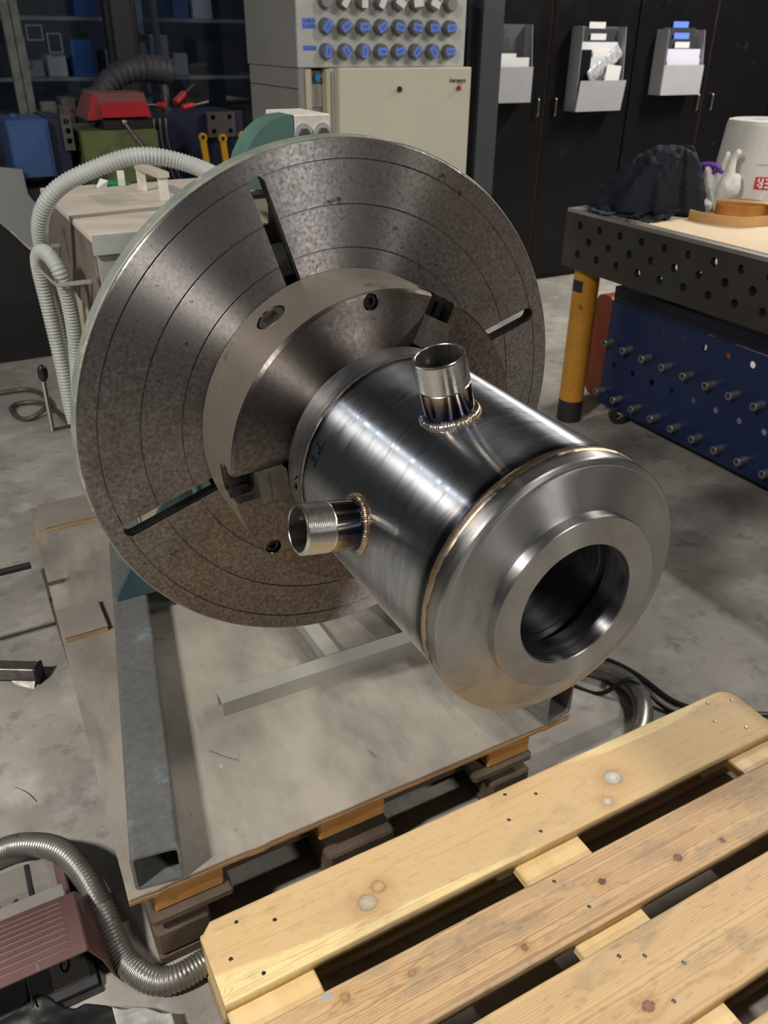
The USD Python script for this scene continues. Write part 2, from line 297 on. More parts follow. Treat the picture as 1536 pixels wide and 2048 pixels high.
def steel(name, base, rough, aniso, tints=(), nozzles=(), cloud=None, bump=0.):
    """bright stainless: base metal, clouds of pickling, heat tint bands along z (z0, half width, colour, weight), rings of tint round nozzle feet (point, radius, colour)"""
    N = {'tc': ('texture_coordinate', {}), 'sep': ('separate_xyz', {}), 'n': ('noise_texture', {'scale': 9., 'detail': 7., 'roughness': .62, 'distortion': 1.2}), 'n2': ('noise_texture', {'scale': 30., 'detail': 4.}),
         'mp': ('mapping', {'scale': (1, 1, 5)}), 'mp2': ('mapping', {'scale': (3, 3, 320)}), 'nb': ('noise_texture', {'scale': 6., 'detail': 3.}),
         'rp': ('rgb_ramp', {'ramp': [(.33, cloud or base), (.62, base)]}),
         'rr': ('map_range', {'from_min': .3, 'from_max': .7, 'to_min': rough*1.35, 'to_max': rough*.8}),
         'p': ('principled_bsdf', {'metallic': 1., 'anisotropic': aniso})}
    L = [('tc.object', 'sep.vector'), ('tc.object', 'mp.vector'), ('mp.vector', 'n.vector'), ('tc.object', 'n2.vector'), ('n.fac', 'rp.fac'), ('n.fac', 'rr.value'), ('rr.result', 'p.roughness')]
    if aniso: turned(N, L)
    col = 'rp.color'
    def layer(i, src, sock, w0, w1, c, wt):
        nonlocal col
        N[f'w{i}'] = ('map_range', {'range_type': 'smoothstep', 'from_min': w0, 'from_max': w1, 'to_min': wt, 'to_max': 0., 'clamp': True}); N[f'm{i}'] = ('mix', {'color2': c})
        L.extend([(src, f'w{i}.value'), (f'w{i}.result', f'm{i}.fac'), (col, f'm{i}.color1')]); col = f'm{i}.color'
    N['jit'] = ('math', {'math_type': 'multiply_add', 'value2': .012, 'value3': -.006}); L += [('n2.fac', 'jit.value1')]
    N['zj'] = ('math', {'math_type': 'add'}); L += [('sep.z', 'zj.value1'), ('jit.value', 'zj.value2')]
    for i, (z0, hw, c, wt) in enumerate(tints):
        N[f'd{i}'] = ('math', {'math_type': 'subtract', 'value2': z0}); N[f'a{i}'] = ('math', {'math_type': 'absolute'})
        L += [('zj.value', f'd{i}.value1'), (f'd{i}.value', f'a{i}.value1')]; layer(f'z{i}', f'a{i}.value', None, hw*.35, hw, c, wt)
    for i, (pt_, r, c, wt) in enumerate(nozzles):
        N[f'q{i}'] = ('vector_math', {'math_type': 'distance', 'vector2': pt_}); L.append(('tc.object', f'q{i}.vector1')); layer(f'n{i}', f'q{i}.value', None, r*.62, r, c, wt)
    L.append((col, 'p.base_color'))
    if bump: N['b'] = ('bump', {'strength': bump, 'distance': .0006}); L += [('tc.object', 'mp2.vector'), ('mp2.vector', 'nb.vector'), ('nb.fac', 'b.height'), ('b.normal', 'p.normal')]
    return usdkit.material(stage, '/World/Looks/' + name, N, L, surface='p.BSDF')
# ------------------------------------------------------------------ machine axis: local z runs from the faceplate towards the near end
AX = np.array([.525, 1.107, .893])
MA = np.eye(4); MA[:3, 0] = (1, 0, 0); MA[:3, 1] = (0, 0, 1); MA[:3, 2] = (0, -1, 0); MA[:3, 3] = AX
def ax(m): m = tri(m).copy(); m.apply_transform(MA); return m
def pol(r, deg, off): a = math.radians(deg); return np.array([r*math.cos(a), r*math.sin(a), off])
NZ = [(.3735, 104.7), (.358, 170.2)]
npt = [tuple(pol(.16, a, o)) for o, a in NZ]
K['shell'] = steel('brushed_shell_steel', (.56, .585, .62), .27, .97, cloud=(.29, .32, .36), bump=.02,
    tints=[(.520, .036, (.33, .29, .24), .5), (.519, .0155, (.030, .037, .058), .94), (.205, .020, (.30, .27, .24), .5), (.205, .012, (.04, .05, .09), .85)],
    nozzles=[q for p in npt for q in ((p, .058, (.36, .33, .28), .7), (p, .042, (.10, .085, .09), .8))])
K['flange'] = steel('turned_flange_steel', (.36, .358, .355), .36, .85, cloud=(.30, .297, .295), tints=[(.528, .016, (.26, .22, .15), .8), (.526, .011, (.035, .045, .08), .9)])
K['backflange'] = steel('back_flange_steel', (.48, .49, .50), .30, .7, cloud=(.40, .41, .42), tints=[(.203, .020, (.33, .29, .23), .7), (.203, .010, (.04, .055, .12), .9)])
K['bore'] = steel('turned_bore_steel', (.42, .43, .46), .26, .9, cloud=(.34, .35, .38))
K['thread'] = steel('bright_thread_steel', (.70, .685, .65), .22, .2)
K['bead'] = mat('tig_weld_bead', (.50, .36, .22), (.34, .32, .32), 24, .32, .95, c3=(.085, .11, .22), lo=.40, hi=.68, spots=[((.62, .26, .06), 34., .70, .05), ((.60, .58, .54), 17., .60, .08)])
K['seam'] = steel('seam_weld_steel', (.62, .47, .30), .3, 0, cloud=(.45, .34, .24), tints=[(.5365, .0050, (.05, .055, .10), .95), (.5195, .0050, (.045, .05, .10), .95)], bump=.0)
for i, (o, a) in enumerate(NZ):
    K[f'noz{i}'] = steel('tinted_nozzle_steel' if i == 0 else 'tinted_side_nozzle_steel', (.60, .585, .55), .13, .0, cloud=(.56, .54, .50),
        nozzles=[(tuple(pol(.16, a, o)), .062, (.36, .25, .12), .85), (tuple(pol(.16, a, o)), .052, (.09, .06, .06), .85), (tuple(pol(.16, a, o)), .046, (.035, .05, .10), .9)])
# ================================================================== SETTING
struct('floor', B(-5, 9.5, -5, 9, -.1, 0), K['concrete'])
struct('ceiling', B(-5.2, 9.7, -5.2, 9.2, 4.4, 4.5), K['ceiling'])
struct('wall_left', B(-5.2, -5, -5.2, 9.2, 0, 4.4), K['wall'])
struct('wall_front', B(-5, 9.5, -5.2, -5, 0, 4.4), K['wall'])
struct('wall_right', B(9.5, 9.7, -5.2, 9.2, 0, 4.4), K['wall'])
struct('wall_far', B(-5, 9.5, 9, 9.2, 0, 4.4), K['wall'])
WY = 5.6   # partition with the windows
wl = mb(-5, 9.5, WY, WY+.16, 0, 4.4)
WIN = [(.25, 1.235), (1.345, 2.33)]
for x0, x1 in WIN: wl -= mb(x0, x1, WY-.1, WY+.3, 1.0, 2.6)
struct('wall_back', wl, K['darkwall'])
for i, (x0, x1) in enumerate(WIN):
    w = thing(f'window_{i+1}', None, None, ((x0+x1)/2, WY+.08, 1.0), kind='structure')
    fr = mb(x0, x1, WY+.03, WY+.12, 1.0, 2.6) - mb(x0+.03, x1-.03, WY, WY+.2, 1.03, 2.57)
    obj('window_frame', fr, K['frame'], w); obj('pane', B(x0+.03, x1-.03, WY+.07, WY+.078, 1.03, 2.57, .0005), K['glass'], w)
# ================================================================== POSITIONER
pos = thing('welding_positioner', 'large rotary welding positioner with round slotted steel faceplate and splayed tube legs', 'welding positioner', (.52, 1.5, .2))
plate = rev([(0, -.006)] + [(.4075, -.006), (.4075, -.002), (.4055, 0), (0.3822, 0), (0.3817, -.0025), (0.3803, -.0025), (0.3798, 0), (0.3222, 0), (0.3217, -.0025), (0.3203, -.0025), (0.3198, 0), (0.2622, 0), (0.2617, -.0025), (0.2603, -.0025), (0.2598, 0), (0, 0)], 256)
rear = man(rev([(0, -.024), (.4068, -.024), (.4068, -.0062), (0, -.0062)], 256))
pm = man(plate); rg = man(rev([(.4072, -.034), (.4102, -.034), (.4102, -.005), (.4090, -.003), (.4076, -.003), (.4076, -.0061), (.4072, -.0061)], 256))
SL = [18, 108.6, 198.4, 288.5]
for a in SL:
    c = LineString([(.12, 0), (.373, 0)]).buffer(.0118, quad_segs=12)
    cc_ = man(ext(affinity.rotate(c, a, origin=(0, 0)), .2, at=-.1)); pm -= cc_; rear -= cc_
fp = obj('faceplate', ax(pm), K['plate'], pos, 'mottled brown-grey faceplate with scribed rings and four slots', smooth=25)
obj('faceplate_rear', ax(rear), K['castdark'], fp, 'rear body and slot walls, colour darkened for shade and dirt'); obj('faceplate_rim', ax(rg), K['rimgreen'], fp, 'worn green painted edge')  # dark rear colour paints the unlit, dirty slot walls
obj('hub', ax(rev([(0, -.2), (.225, -.2), (.235, -.19), (.235, -.026), (0, -.026)], 64)), K['darksteel'], pos)
hs = Polygon([(.452, 1.205), (.472, 1.256), (.483, 1.274), (.497, 1.29), (.515, 1.303), (.534, 1.31), (.5565, 1.312), (.5565, 1.205)])
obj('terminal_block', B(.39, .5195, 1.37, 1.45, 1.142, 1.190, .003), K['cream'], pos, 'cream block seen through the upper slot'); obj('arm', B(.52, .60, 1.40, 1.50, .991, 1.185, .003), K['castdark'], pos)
obj('gear_housing', ext(hs, .06, 'y', 1.335), K['green'], pos, 'old green rounded housing behind the faceplate')
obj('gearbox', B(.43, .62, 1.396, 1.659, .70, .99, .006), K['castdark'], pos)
hb = obj('top_bracket', cat(B(.558, .622, 1.335, 1.46, 1.12, 1.312, .002)), K['handlewhite'], pos, 'pale bolted block on top of the green housing')
for x in (.5725, .6055):
    w = obj('washer', rev([(.006, 0), (.0155, 0), (.0155, .002), (.015, .003), (.006, .003)], 32, (0, -1, 0), (x, 1.335, 1.285)), K['zinc'], hb)
    obj('bolt', hexbolt((x, 1.332, 1.285), (0, -1, 0), .0085, .008), K['bracket'], hb)
obj('column', B(.42, .65, 1.66, 1.86, .2905, .98, .004), K['green'], pos)
def legtube(p, q, w, h, t):
    p, q = np.array(p), np.array(q); L = np.linalg.norm(q-p); d = (q-p)/L; an = math.degrees(math.atan2(d[1], d[0]))-90
    o = sbox(-w/2, 0, w/2, h).buffer(-.009).buffer(.009, quad_segs=4); i = sbox(-w/2+t, t, w/2-t, h-t).buffer(-.006).buffer(.006, quad_segs=4)
    m = trimesh.creation.extrude_polygon(o.difference(i), L, engine='earcut')   # xy outline, z length
    m.apply_transform(np.array([[1, 0, 0, 0], [0, 0, 1, 0], [0, 1, 0, 0], [0, 0, 0, 1.]])); m.invert()
    m.apply_transform(trimesh.transformations.rotation_matrix(math.radians(an), [0, 0, 1])); m.apply_translation((p[0], p[1], .2005)); return m
obj('base_leg', legtube((.0945, .934), (.298, 2.05), .079, .08, .005), K['legpaint'], pos, 'blue-grey square tube leg with open end')
obj('base_leg', legtube((.921, .929), (.756, 2.05), .075, .08, .005), K['legpaint'], pos)
obj('cross_member', B(.315, .725, 1.80, 1.88, .2005, .28, .003), K['legpaint'], pos)
obj('base_plate', B(.36, .70, 1.70, 1.95, .2805, .29, .001), K['teal'], pos)
for sx in (1, -1):
    xs = [.196, .205, .40, .40] if sx > 0 else [.83, .82, .651, .651]
    obj('gusset', ext(Polygon([(xs[0], .281), (xs[1], .305), (xs[2], .62), (xs[3], .281)]), .012, 'y', 1.645), K['teal'], pos, 'teal triangular gusset plate')
# crank handle with dark grip, left of the disc
ch = obj('crank_handle', cat(rod((.125, 1.5, .89), (.123, 1.5, .789), .0042, 12), rod((.121, 1.5, .789), (.50, 1.55, .789), .0042, 12)), K['chrome'], pos, 'bent steel crank rod')
obj('grip', rev([(0, 0), (.0045, .001), (.0085, .008), (.0088, .018), (.0075, .026), (.004, .030), (0, .031)], 24, (0.05, 0, 1), (.1255, 1.5, .884)), K['darksteel'], ch)
# ================================================================== CHUCK
chk = thing('lathe_chuck', 'thick round three-jaw steel chuck bolted on the faceplate', 'chuck', M=MA)
cb = man(rev([(.062, .0005), (.2315, .0005), (.2315, .129), (.2305, .1322), (.2275, .1347), (.064, .1347), (.062, .133)], 224))
JA = [64.7, 184.7, 304.7]
for a in JA:
    R = lambda m: m.rotate((0, 0, a))
    cb -= R(mb(.05, .26, -.0215, .0215, .082, .2)); cb -= R(mb(.05, .26, -.027, .027, .098, .112))
BO = [94.7, 214.7, 334.7]
for a in BO: cb -= m3.Manifold.cylinder(.03, .0118, .0118, 32).translate(tuple(pol(.2185, a, .1205)))
KH = [124.5, 244.5, 4.5]
for a in KH: cb -= man(rod((0, 0, 0), (.03, 0, 0), .0235, 40, c=.0001)).translate((.224, 0, .0505)).rotate((0, 0, a))
obj('chuck_body', ax(cb), K['chuck'], chk, smooth=35)
band = rev([(.2308, .003), (.23165, .003), (.23165, .1285), (.2308, .1285)], 224); bm = man(band)
for a in JA: bm -= mb(.15, .26, -.0215, .0215, .082, .2).rotate((0, 0, a)); bm -= mb(.15, .26, -.027, .027, .098, .112).rotate((0, 0, a))
for a in KH: bm -= man(rod((0, 0, 0), (.03, 0, 0), .0235, 40, c=.0001)).translate((.215, 0, .0505)).rotate((0, 0, a))
obj('chuck_rim', ax(bm), K['chuckrim'], chk, 'paler dusty cylindrical side of the chuck')
for a in BO:
    h = m3.Manifold.cylinder(.009, .0102, .0098, 32) - m3.Manifold.cylinder(.01, .0058, .0058, 6).translate((0, 0, .004))
    obj('socket_bolt', ax(h.translate(tuple(pol(.2185, a, .1206)))), K['darksteel'], chk)
for a in KH:
    h = man(rod((0, 0, 0), (.004, 0, 0), .0205, 40, c=.001)) - mb(-.01, .02, -.0105, .0105, -.0105, .0105)
    s = rev([(.0085, 0), (.021, 0), (.021, .004), (.02, .005), (.0085, .005)], 40, (1, 0, 0)); s = man(s) - mb(-.01, .02, -.0105, .0105, -.0105, .0105)
    obj('key_socket_floor', ax(rev([(0, 0), (.0228, 0), (.0228, .001), (0, .001)], 32, (1, 0, 0)).apply_translation((.2242, 0, .0505)).apply_transform(trimesh.transformations.rotation_matrix(math.radians(a), [0, 0, 1]))), K['black'], chk)  # black disc paints the shade inside the key hole
    obj('key_socket', ax(s.translate((.2255, 0, .0505)).rotate((0, 0, a))), K['jaw'], chk, 'round key socket with square hole')
for a in JA:
    j = mb(.1578, .200, -.0205, .0205, .098, .150) + mb(.1578, .183, -.0205, .0205, .1, .1535)
    jj = obj('jaw', ax(j.rotate((0, 0, a))), K['jaw'], chk, 'grey steel stepped clamping jaw')
    g = mb(.075, .228, -.0262, .0262, .0988, .1112) + mb(.12, .222, -.0205, .0205, .085, .0985) - mb(.2, .232, -.010, .010, .104, .13)
    obj('jaw_carrier', ax(g.rotate((0, 0, a))), K['darksteel'], jj)
# ================================================================== VESSEL
ves = thing('pressure_vessel', 'bright stainless steel cylinder with welded flanges and two threaded nozzles', 'vessel', M=MA)
sh = man(rev([(.1545, .197), (.159, .197), (.159, .529), (.1545, .529)], 256))
for o, a in NZ: sh -= man(rod(pol(.12, a, o), pol(.2, a, o), .027, 32))
obj('shell', ax(sh), K['shell'], ves, 'brushed cylindrical shell with a bluish sheen')
obj('back_flange', ax(rev([(.06, .151), (.155, .151), (.1572, .1535), (.1572, .199), (.1555, .2005), (.06, .2005)], 256)), K['backflange'], ves)
ff = obj('front_flange', ax(rev([(.0742, .5400), (.0745, .579), (.0752, .5797), (.1058, .5797), (.1067, .579), (.1071, .5665), (.1595, .5520), (.1608, .5505), (.1612, .549), (.1612, .532), (.1590, .5295), (.0860, .5295), (.0860, .5400)], 256)), K['flange'], ves, 'turned end flange with conical face and raised ring', smooth=20)
obj('bore_liner', ax(rev([(.0742, .34), (.0742, .528), (.078, .529), (.088, .529), (.088, .52), (.0775, .52), (.0775, .34)], 160)), K['bore'], ff, 'darker turned inner sleeve')
obj('bore_ring', ax(rev([(.0735, .541), (.0737, .5785), (.0742, .5785), (.0742, .541)], 160)), K['bore'], ff)
def bead(r, z, wz, hr, n, seed):
    t = np.arange(n)*2*PI/n; rng = np.random.default_rng(seed); w = fbm(np.stack([np.cos(t)*7, np.sin(t)*7, t*0], 1), 3, seed); V = []
    for k in range(10):
        al = PI*k/9; lag = .9*math.sin(al)*0
        rip = np.sin((t*r/.0017)*2*PI + 1.3*math.cos(al)**2+6*w)*.00010
        rr = r-.001+(hr*(.75+.5*w)+rip)*math.sin(al)**.8 if 0 < k < 9 else np.full(n, r-.001)
        V.append(np.stack([rr*np.cos(t), rr*np.sin(t), np.full(n, z+wz*math.cos(al))+(w-.5)*.0025], 1))
    V = np.array(V); id_ = np.arange(10*n).reshape(10, n); F = []
    for k in range(9): a, b = id_[k], id_[k+1]; F += [np.stack([a, b, np.roll(b, -1)], 1), np.stack([a, np.roll(b, -1), np.roll(a, -1)], 1)]
    a, b = id_[9], id_[0]; F += [np.stack([a, b, np.roll(b, -1)], 1), np.stack([a, np.roll(b, -1), np.roll(a, -1)], 1)]
    m = trimesh.Trimesh(V.reshape(-1, 3), np.vstack(F), process=False)
    if m.volume < 0: m.invert()
    return m
obj('weld_bead', ax(bead(.1593, .528, .0078, .0040, 2000, 3)), K['seam'], ves, 'golden and blue rippled weld seam beside the front flange', smooth=True)
obj('weld_bead', ax(bead(.158, .2015, .0050, .0028, 1800, 5)), K['bead'], ves, 'silvery rippled weld seam beside the back flange', smooth=True)
for i, (o, a) in enumerate(NZ):
    d = pol(1, a, 0); L = .0725
    nz = obj('nozzle', ax(pipe(pol(.155, a, o), pol(.1955, a, o), .0300, .0262, 72, .0003)), K[f'noz{i}'], ves, ['upright pipe nozzle with brown and blue heat tint', 'side pipe nozzle with brown and blue heat tint'][i])
    pr = [(.0262, 0), (.0299, 0)]
    z = .0012
    while z < .0345: pr += [(.0288, z), (.03045, z+.0009), (.03045, z+.0014)]; z += .00231
    pr += [(.0288, z), (.0284, .0365), (.0268, .0370), (.0262, .0362)]
    obj('threaded_end', ax(rev(pr, 72, d, pol(.1955, a, o))), K['thread'], nz, 'bright pipe thread', smooth=15)
    n = 420; t = np.arange(n)*2*PI/n; e1 = d; e2 = np.array([-d[1], d[0], 0]); R_, rp_ = .159, .0318
    lat = rp_*np.cos(t); zz = o+rp_*np.sin(t); rad = np.sqrt(R_**2-lat**2)
    P = rad[:, None]*e1+lat[:, None]*e2+zz[:, None]*np.array([0, 0, 1.])
    w = fbm(np.stack([np.cos(t)*3, np.sin(t)*3, t*0+i], 1), 3, 9+i)
    sc = .62+.72*w+.02*np.sin(t*75); obj('nozzle_weld', ax(sweep(P, ring(.0055, 10), True, scale=sc)), K['bead'], nz, 'rainbow coloured weld ring', smooth=True)
# felt pen figures on the shell (angle, distance along the axis), drawn as thin ink lines
def onax(st, r): return tube([AX+np.array([q[0], -q[2], q[1]]) for q in (pol(r, a, o) for a, o in st)], .0008, 6, .0015, smooth=len(st) > 2)
ink = [onax(st, .1593) for st in [[(161.45, np.float64(0.2229)), (160.26, np.float64(0.2228)), (159.74, np.float64(0.2273)), (160.89, np.float64(0.2283)), (160.19, np.float64(0.231)), (159.92, np.float64(0.2351)), (161.27, np.float64(0.2353)), (162.72, np.float64(0.2343)), (163.53, np.float64(0.2362))], [(158.56, np.float64(0.2367)), (158.61, np.float64(0.2379))], [(152.12, np.float64(0.2228)), (153.23, np.float64(0.2223)), (153.2, np.float64(0.2268)), (153.97, np.float64(0.2316)), (155.45, np.float64(0.2341)), (156.6, np.float64(0.2344)), (155.61, np.float64(0.2378)), (152.7, np.float64(0.2368)), (149.88, np.float64(0.2374))]]]
obj('pen_marking', cat(*ink), K['inkblack'], ves, 'handwritten figures in black felt pen', smooth=True)
ink = [onax(st, .1576) for st in [[(184.45, np.float64(0.1721)), (182.45, np.float64(0.179)), (181.26, np.float64(0.1783)), (181.1, np.float64(0.1822)), (182.28, np.float64(0.1829)), (184.42, np.float64(0.1782))], [(179.53, np.float64(0.1764)), (175.99, np.float64(0.1855))], [(175.99, np.float64(0.1855)), (176.76, np.float64(0.1874))]]]
obj('pen_marking', cat(*ink), K['inkblack'], ves, 'second pen marking on the back flange', smooth=True)
# ================================================================== PALLETS AND PLATFORM
def board(x0, x1, y0, y1, z0, z1, seed, knots=(), base=(.66, .455, .225), late=(.46, .275, .105), heart=(.58, .395, .21), hw=.5, dirt=.25, nx=200, ny=96, cham=None, freq=150.):
    """plank along x with worn edges; returns mesh and its printed wood tone (grain runs round the knots)"""
    e = .004; xs = np.linspace(x0, x1, nx); ty = np.linspace(0, 1, ny); rng = np.random.default_rng(seed)
    loop = [(0., z0+.002), (0., z1-e)] ; top = [(t, z1) for t in ty]; loop = [(0, z0), (0, (z0+z1)/2), (0, z1-e), (.3*e, z1-.3*e)] + [('t', t) for t in ty] + [(-.3*e, z1-.3*e), (-1e-9, z1-e), (-1e-9, (z0+z1)/2), (-1e-9, z0)]
    V = []
    for x in xs:
        a, b = y0, y1; d0, d1 = x-x0, x1-x
        if cham:
            if cham[0] and d0 < cham[0]: b -= cham[0]-d0
            if cham[1] and d1 < cham[1]: b -= cham[1]-math.sqrt(max(0, cham[1]**2-(cham[1]-d1)**2))
        a += .0022*(float(fbm(np.array([x*14, seed, .3]), 3))-.5); b += .0022*(float(fbm(np.array([x*14, seed, 7.3]), 3))-.5)
        row = []
        for q in loop:
            if q[0] == 't': row.append((x, a+e+(b-a-2*e)*q[1], z1))
            elif q[0] < 0 or (q[0] == 0 and str(q[0])[0] == '-'): row.append((x, b+q[0], q[1]))
            else: row.append((x, a+q[0], q[1]))
        V.append(row)
    V = np.array(V); n, k = V.shape[:2]; P = V.reshape(-1, 3)
    q = np.stack([P[:, 0]*5+seed*7, P[:, 1]*40, P[:, 2]*40], 1)
    P[:, 2] += np.where(P[:, 2] > z1-1e-6, .0007*(fbm(q*np.array([1.5, 1.2, 1]), 3, seed)-.5), 0)
    idx = np.arange(n*k).reshape(n, k); A, Bq = idx[:-1], idx[1:]; A2, B2 = np.roll(A, -1, 1), np.roll(Bq, -1, 1)
    F = np.vstack([np.stack([A.ravel(), B2.ravel(), A2.ravel()], 1), np.stack([A.ravel(), Bq.ravel(), B2.ravel()], 1)])
    caps = []
    for i, row in ((0, idx[0]), (1, idx[-1])):
        c0 = len(P); P = np.vstack([P, P[row], P[row].mean(0)]); m_ = np.arange(k)
        f = np.stack([c0+m_, c0+(m_+1) % k, np.full(k, c0+k)], 1); caps.append(f if i == 0 else f[:, ::-1])
    F = np.vstack([F] + caps); m = trimesh.Trimesh(P, F, process=False)
    if m.volume < 0: m.invert()
    x, y, z = P.T; w = y1-y0; v = (y-y0)/w
    g = y + .010*(fbm(np.stack([x*1.6+seed*3, y*6, z*6], 1), 3, seed)-.5)*2 + (z1-z)*.4
    kmask = np.zeros(len(P)); kc = np.zeros((len(P), 3)); halo = np.zeros(len(P))
    for kx, ky, kr, kcol in knots:
        dx, dy = (x-kx), (y-ky); gs = np.exp(-(dx/(3.2*kr))**2-(dy/(2.4*kr))**2); g = g+np.where(dy >= 0, 1, -1)*gs*kr*.55
        rr = np.sqrt((dx/1.15)**2+dy**2)/kr*(1+.12*(noise(np.stack([dx*90, dy*90, z*0+seed], 1), seed)-.5)); halo = np.maximum(halo, np.exp(-(rr/1.9)**2))
        mk = np.clip((1.05-rr)/.12, 0, 1); rings = .90+.10*np.sin(rr*9); c = np.array(kcol)[None]*rings[:, None]; c = c*np.clip(1-(rr-.6)*1.6, .32, 1)[:, None]; c = c*(.85+.3*fbm(np.stack([x*140, y*140, z*0], 1), 2, seed+1))[:, None]
        kc = np.where((mk > kmask)[:, None], c, kc); kmask = np.maximum(kmask, mk)
    ph = g*freq*(1+.25*np.sin(v*5+seed)); s = .5+.5*np.sin(2*PI*ph); lt = np.clip(s**3*1.15, 0, 1)*(0.35+.65*fbm(np.stack([x*3, y*30, z*0], 1), 2, seed+4))
    hz = np.clip((fbm(np.stack([x*.9+seed, v*1.7, z*0], 1), 3, seed+2)-(.62-.25*hw))/.06, 0, 1)
    bs, lt_, ht = (np.array(c)[None] for c in (base, late, heart))
    col = bs*(1-hz[:, None]*.8)+ht*hz[:, None]*.8; col = col*(1-lt[:, None]*.8)+lt_*lt[:, None]*.8
    col = col*(1-halo[:, None]*.6)+np.array((.40, .19, .065))[None]*halo[:, None]*.6
    col = col*(1-kmask[:, None])+kc*kmask[:, None]
    d1 = np.clip((fbm(np.stack([x*11, y*34, z*0+seed], 1), 5, seed+8)-.56)/.13, 0, 1)*dirt; d2 = np.clip((fbm(np.stack([x*60, y*150, z*20], 1), 3, seed+5)-.62)/.1, 0, 1)*dirt*.9
    d = np.clip(d1+d2, 0, .8)[:, None]; col = col*(1-d)+np.array((.215, .175, .13))[None]*d
    edge = np.clip((z1-.003-z)/.004, 0, 1)[:, None]; sawn = (.72+.5*fbm(np.stack([x*160, y*20, z*260], 1), 2, seed))[:, None]; col = col*(1-edge)+col*edge*sawn*.86
    return m, np.clip(col, 0, 1)
def nails(parent, pts, z):
    for x, y in pts: obj('nail', rev([(0, 0), (.0036, 0), (.0036, .0011), (.0028, .0018), (0, .0019)], 12, None, (x, y, z-.0006)), K['nail'], parent)
wp = thing('wooden_pallet', 'pale new pine pallet in the foreground with spaced deck boards', 'pallet', (.748, .475, 0))
bd = [(.728, .873, 11, [(.400, .779, .0155, (.55, .45, .34)), (.430, .797, .012, (.58, .37, .18)), (.958, .792, .0175, (.60, .55, .45)), (.909, .752, .0100, (.62, .55, .42))], (.82, .66, .335), (.57, .35, .13), .40, .16, (.022, .03)),
      (.560, .677, 23, [(.781, .622, .0065, (.13, .075, .05)), (.589, .588, .006, (.34, .15, .07)), (.935, .595, .008, (.20, .12, .08)), (1.036, .584, .006, (.16, .10, .07)), (.296, .653, .0075, (.44, .28, .13)), (.406, .638, .006, (.44, .28, .13))], (.54, .355, .185), (.28, .145, .06), .66, .34, (0, 0)),
      (.380, .530, 37, [(.699, .424, .009, (.30, .145, .11)), (.66, .41, .004, (.28, .15, .10))], (.64, .46, .235), (.42, .25, .11), .55, .34, (0, 0)),
      (.225, .335, 41, [], (.62, .43, .22), (.45, .27, .12), .5, .4, (0, 0)), (.075, .19, 43, [], (.62, .43, .22), (.45, .27, .12), .5, .4, (0, 0))]
for i, (a, b, sd, kn, bs, lt, hw, dt, ch_) in enumerate(bd):
    m, c = board(.130, 1.366, a, b, .122, .144, sd, kn, base=bs, late=lt, hw=hw, dirt=dt, nx=330 if i < 3 else 60, ny=96 if i < 3 else 24, cham=ch_ if i == 0 else None)
    obj('deck_board', m, K['woodv'], wp, cd=c)
nails(wp, [(.191, .849), (.249, .823), (.162, .793), (.2, .747), (.742, .857), (.797, .831), (.714, .805), (.751, .756), (1.291, .855), (1.346, .837), (1.262, .808), (1.307, .763), (.707, .661), (.729, .595), (.200, .655), (1.30, .60), (.714, .505), (.751, .486), (.798, .448), (.739, .411)], .144)
for x0 in (.132, .675, 1.219):
    obj('cross_board', B(x0, x0+.146, .077, .871, .1002, .1218, .003), K['pine'], wp)
    for y0 in (.773, .403, .078): obj('block', B(x0+.002, x0+.144, y0, y0+.098 if y0 != .403 else y0+.142, .0222, .1, .003), K['pine'], wp)
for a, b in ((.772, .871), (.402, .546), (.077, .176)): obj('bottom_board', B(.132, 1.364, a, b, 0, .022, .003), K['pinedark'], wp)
pst = []
for i, (x, y) in enumerate([(0, 0), (.004, .002), (-.004, .003), (.001, -.004), (.007, -.002), (-.006, -.002)]): pst.append(rev([(0, 0), (.0034, 0), (.003, .0004), (0, .0006)], 10, None, (.272+x, .668+y, .1441)))
obj('paint_splash', cat(*pst), K['zinc'], wp, 'silver paint splash on a deck board')
op = thing('wooden_pallet', 'old dark pallet carrying the plywood platform, with shade painted into its wood', 'pallet', (.467, 1.525, 0))
for x0, x1, y0 in ((.067, .212, .925), (.243, .343, .99), (.394, .54, .985), (.591, .691, .99), (.722, .867, .93)): obj('deck_board', B(x0, x1, y0, 2.125, .108, .1295, .005), K['oldwood'], op)
for y0 in (.99, 1.452, 1.978):
    obj('cross_board', B(.069, .865, y0, y0+.145, .0862, .1078, .003), K['oldwood'], op)
    for x0 in (.069, .396, .767): obj('block', B(x0, x0+(.098 if x0 != .396 else .142), (y0+.002) if y0 > 1 else .928, y0+.14, .0222, .086, .006), K['oldwood'], op)
for a, b in ((.069, .169), (.396, .54), (.765, .865)): obj('bottom_board', B(a, b, .927, 2.123, 0, .022, .003), K['oldwood'], op)
pf = thing('plywood_platform', 'dusty grey plywood platform under the positioner, on orange blocks', 'platform', (.5, 1.64, .144))
rng = np.random.default_rng(5)
fr = [(x, .930+.0006*(rng.random()-.5)-(.0022 if rng.random() < .06 else 0)) for x in np.linspace(.04, .955, 60)]
out = Polygon(fr + [(.958, 2.35), (.084, 2.35)] + [(.084-.044*t+.0015*(rng.random()-.5), 2.35-1.42*t) for t in np.linspace(.03, .97, 40)])
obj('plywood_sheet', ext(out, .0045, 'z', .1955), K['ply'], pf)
for i in range(3): obj('veneer_layer', ext(out.buffer([-.0008, -.0002, -.0012][i], join_style=2), .0044, 'z', .1820+i*.0045), [K['plyedge'], K['plyedgepale'], K['plyedge']][i], pf, 'brown veneer edge' if i == 0 else None)
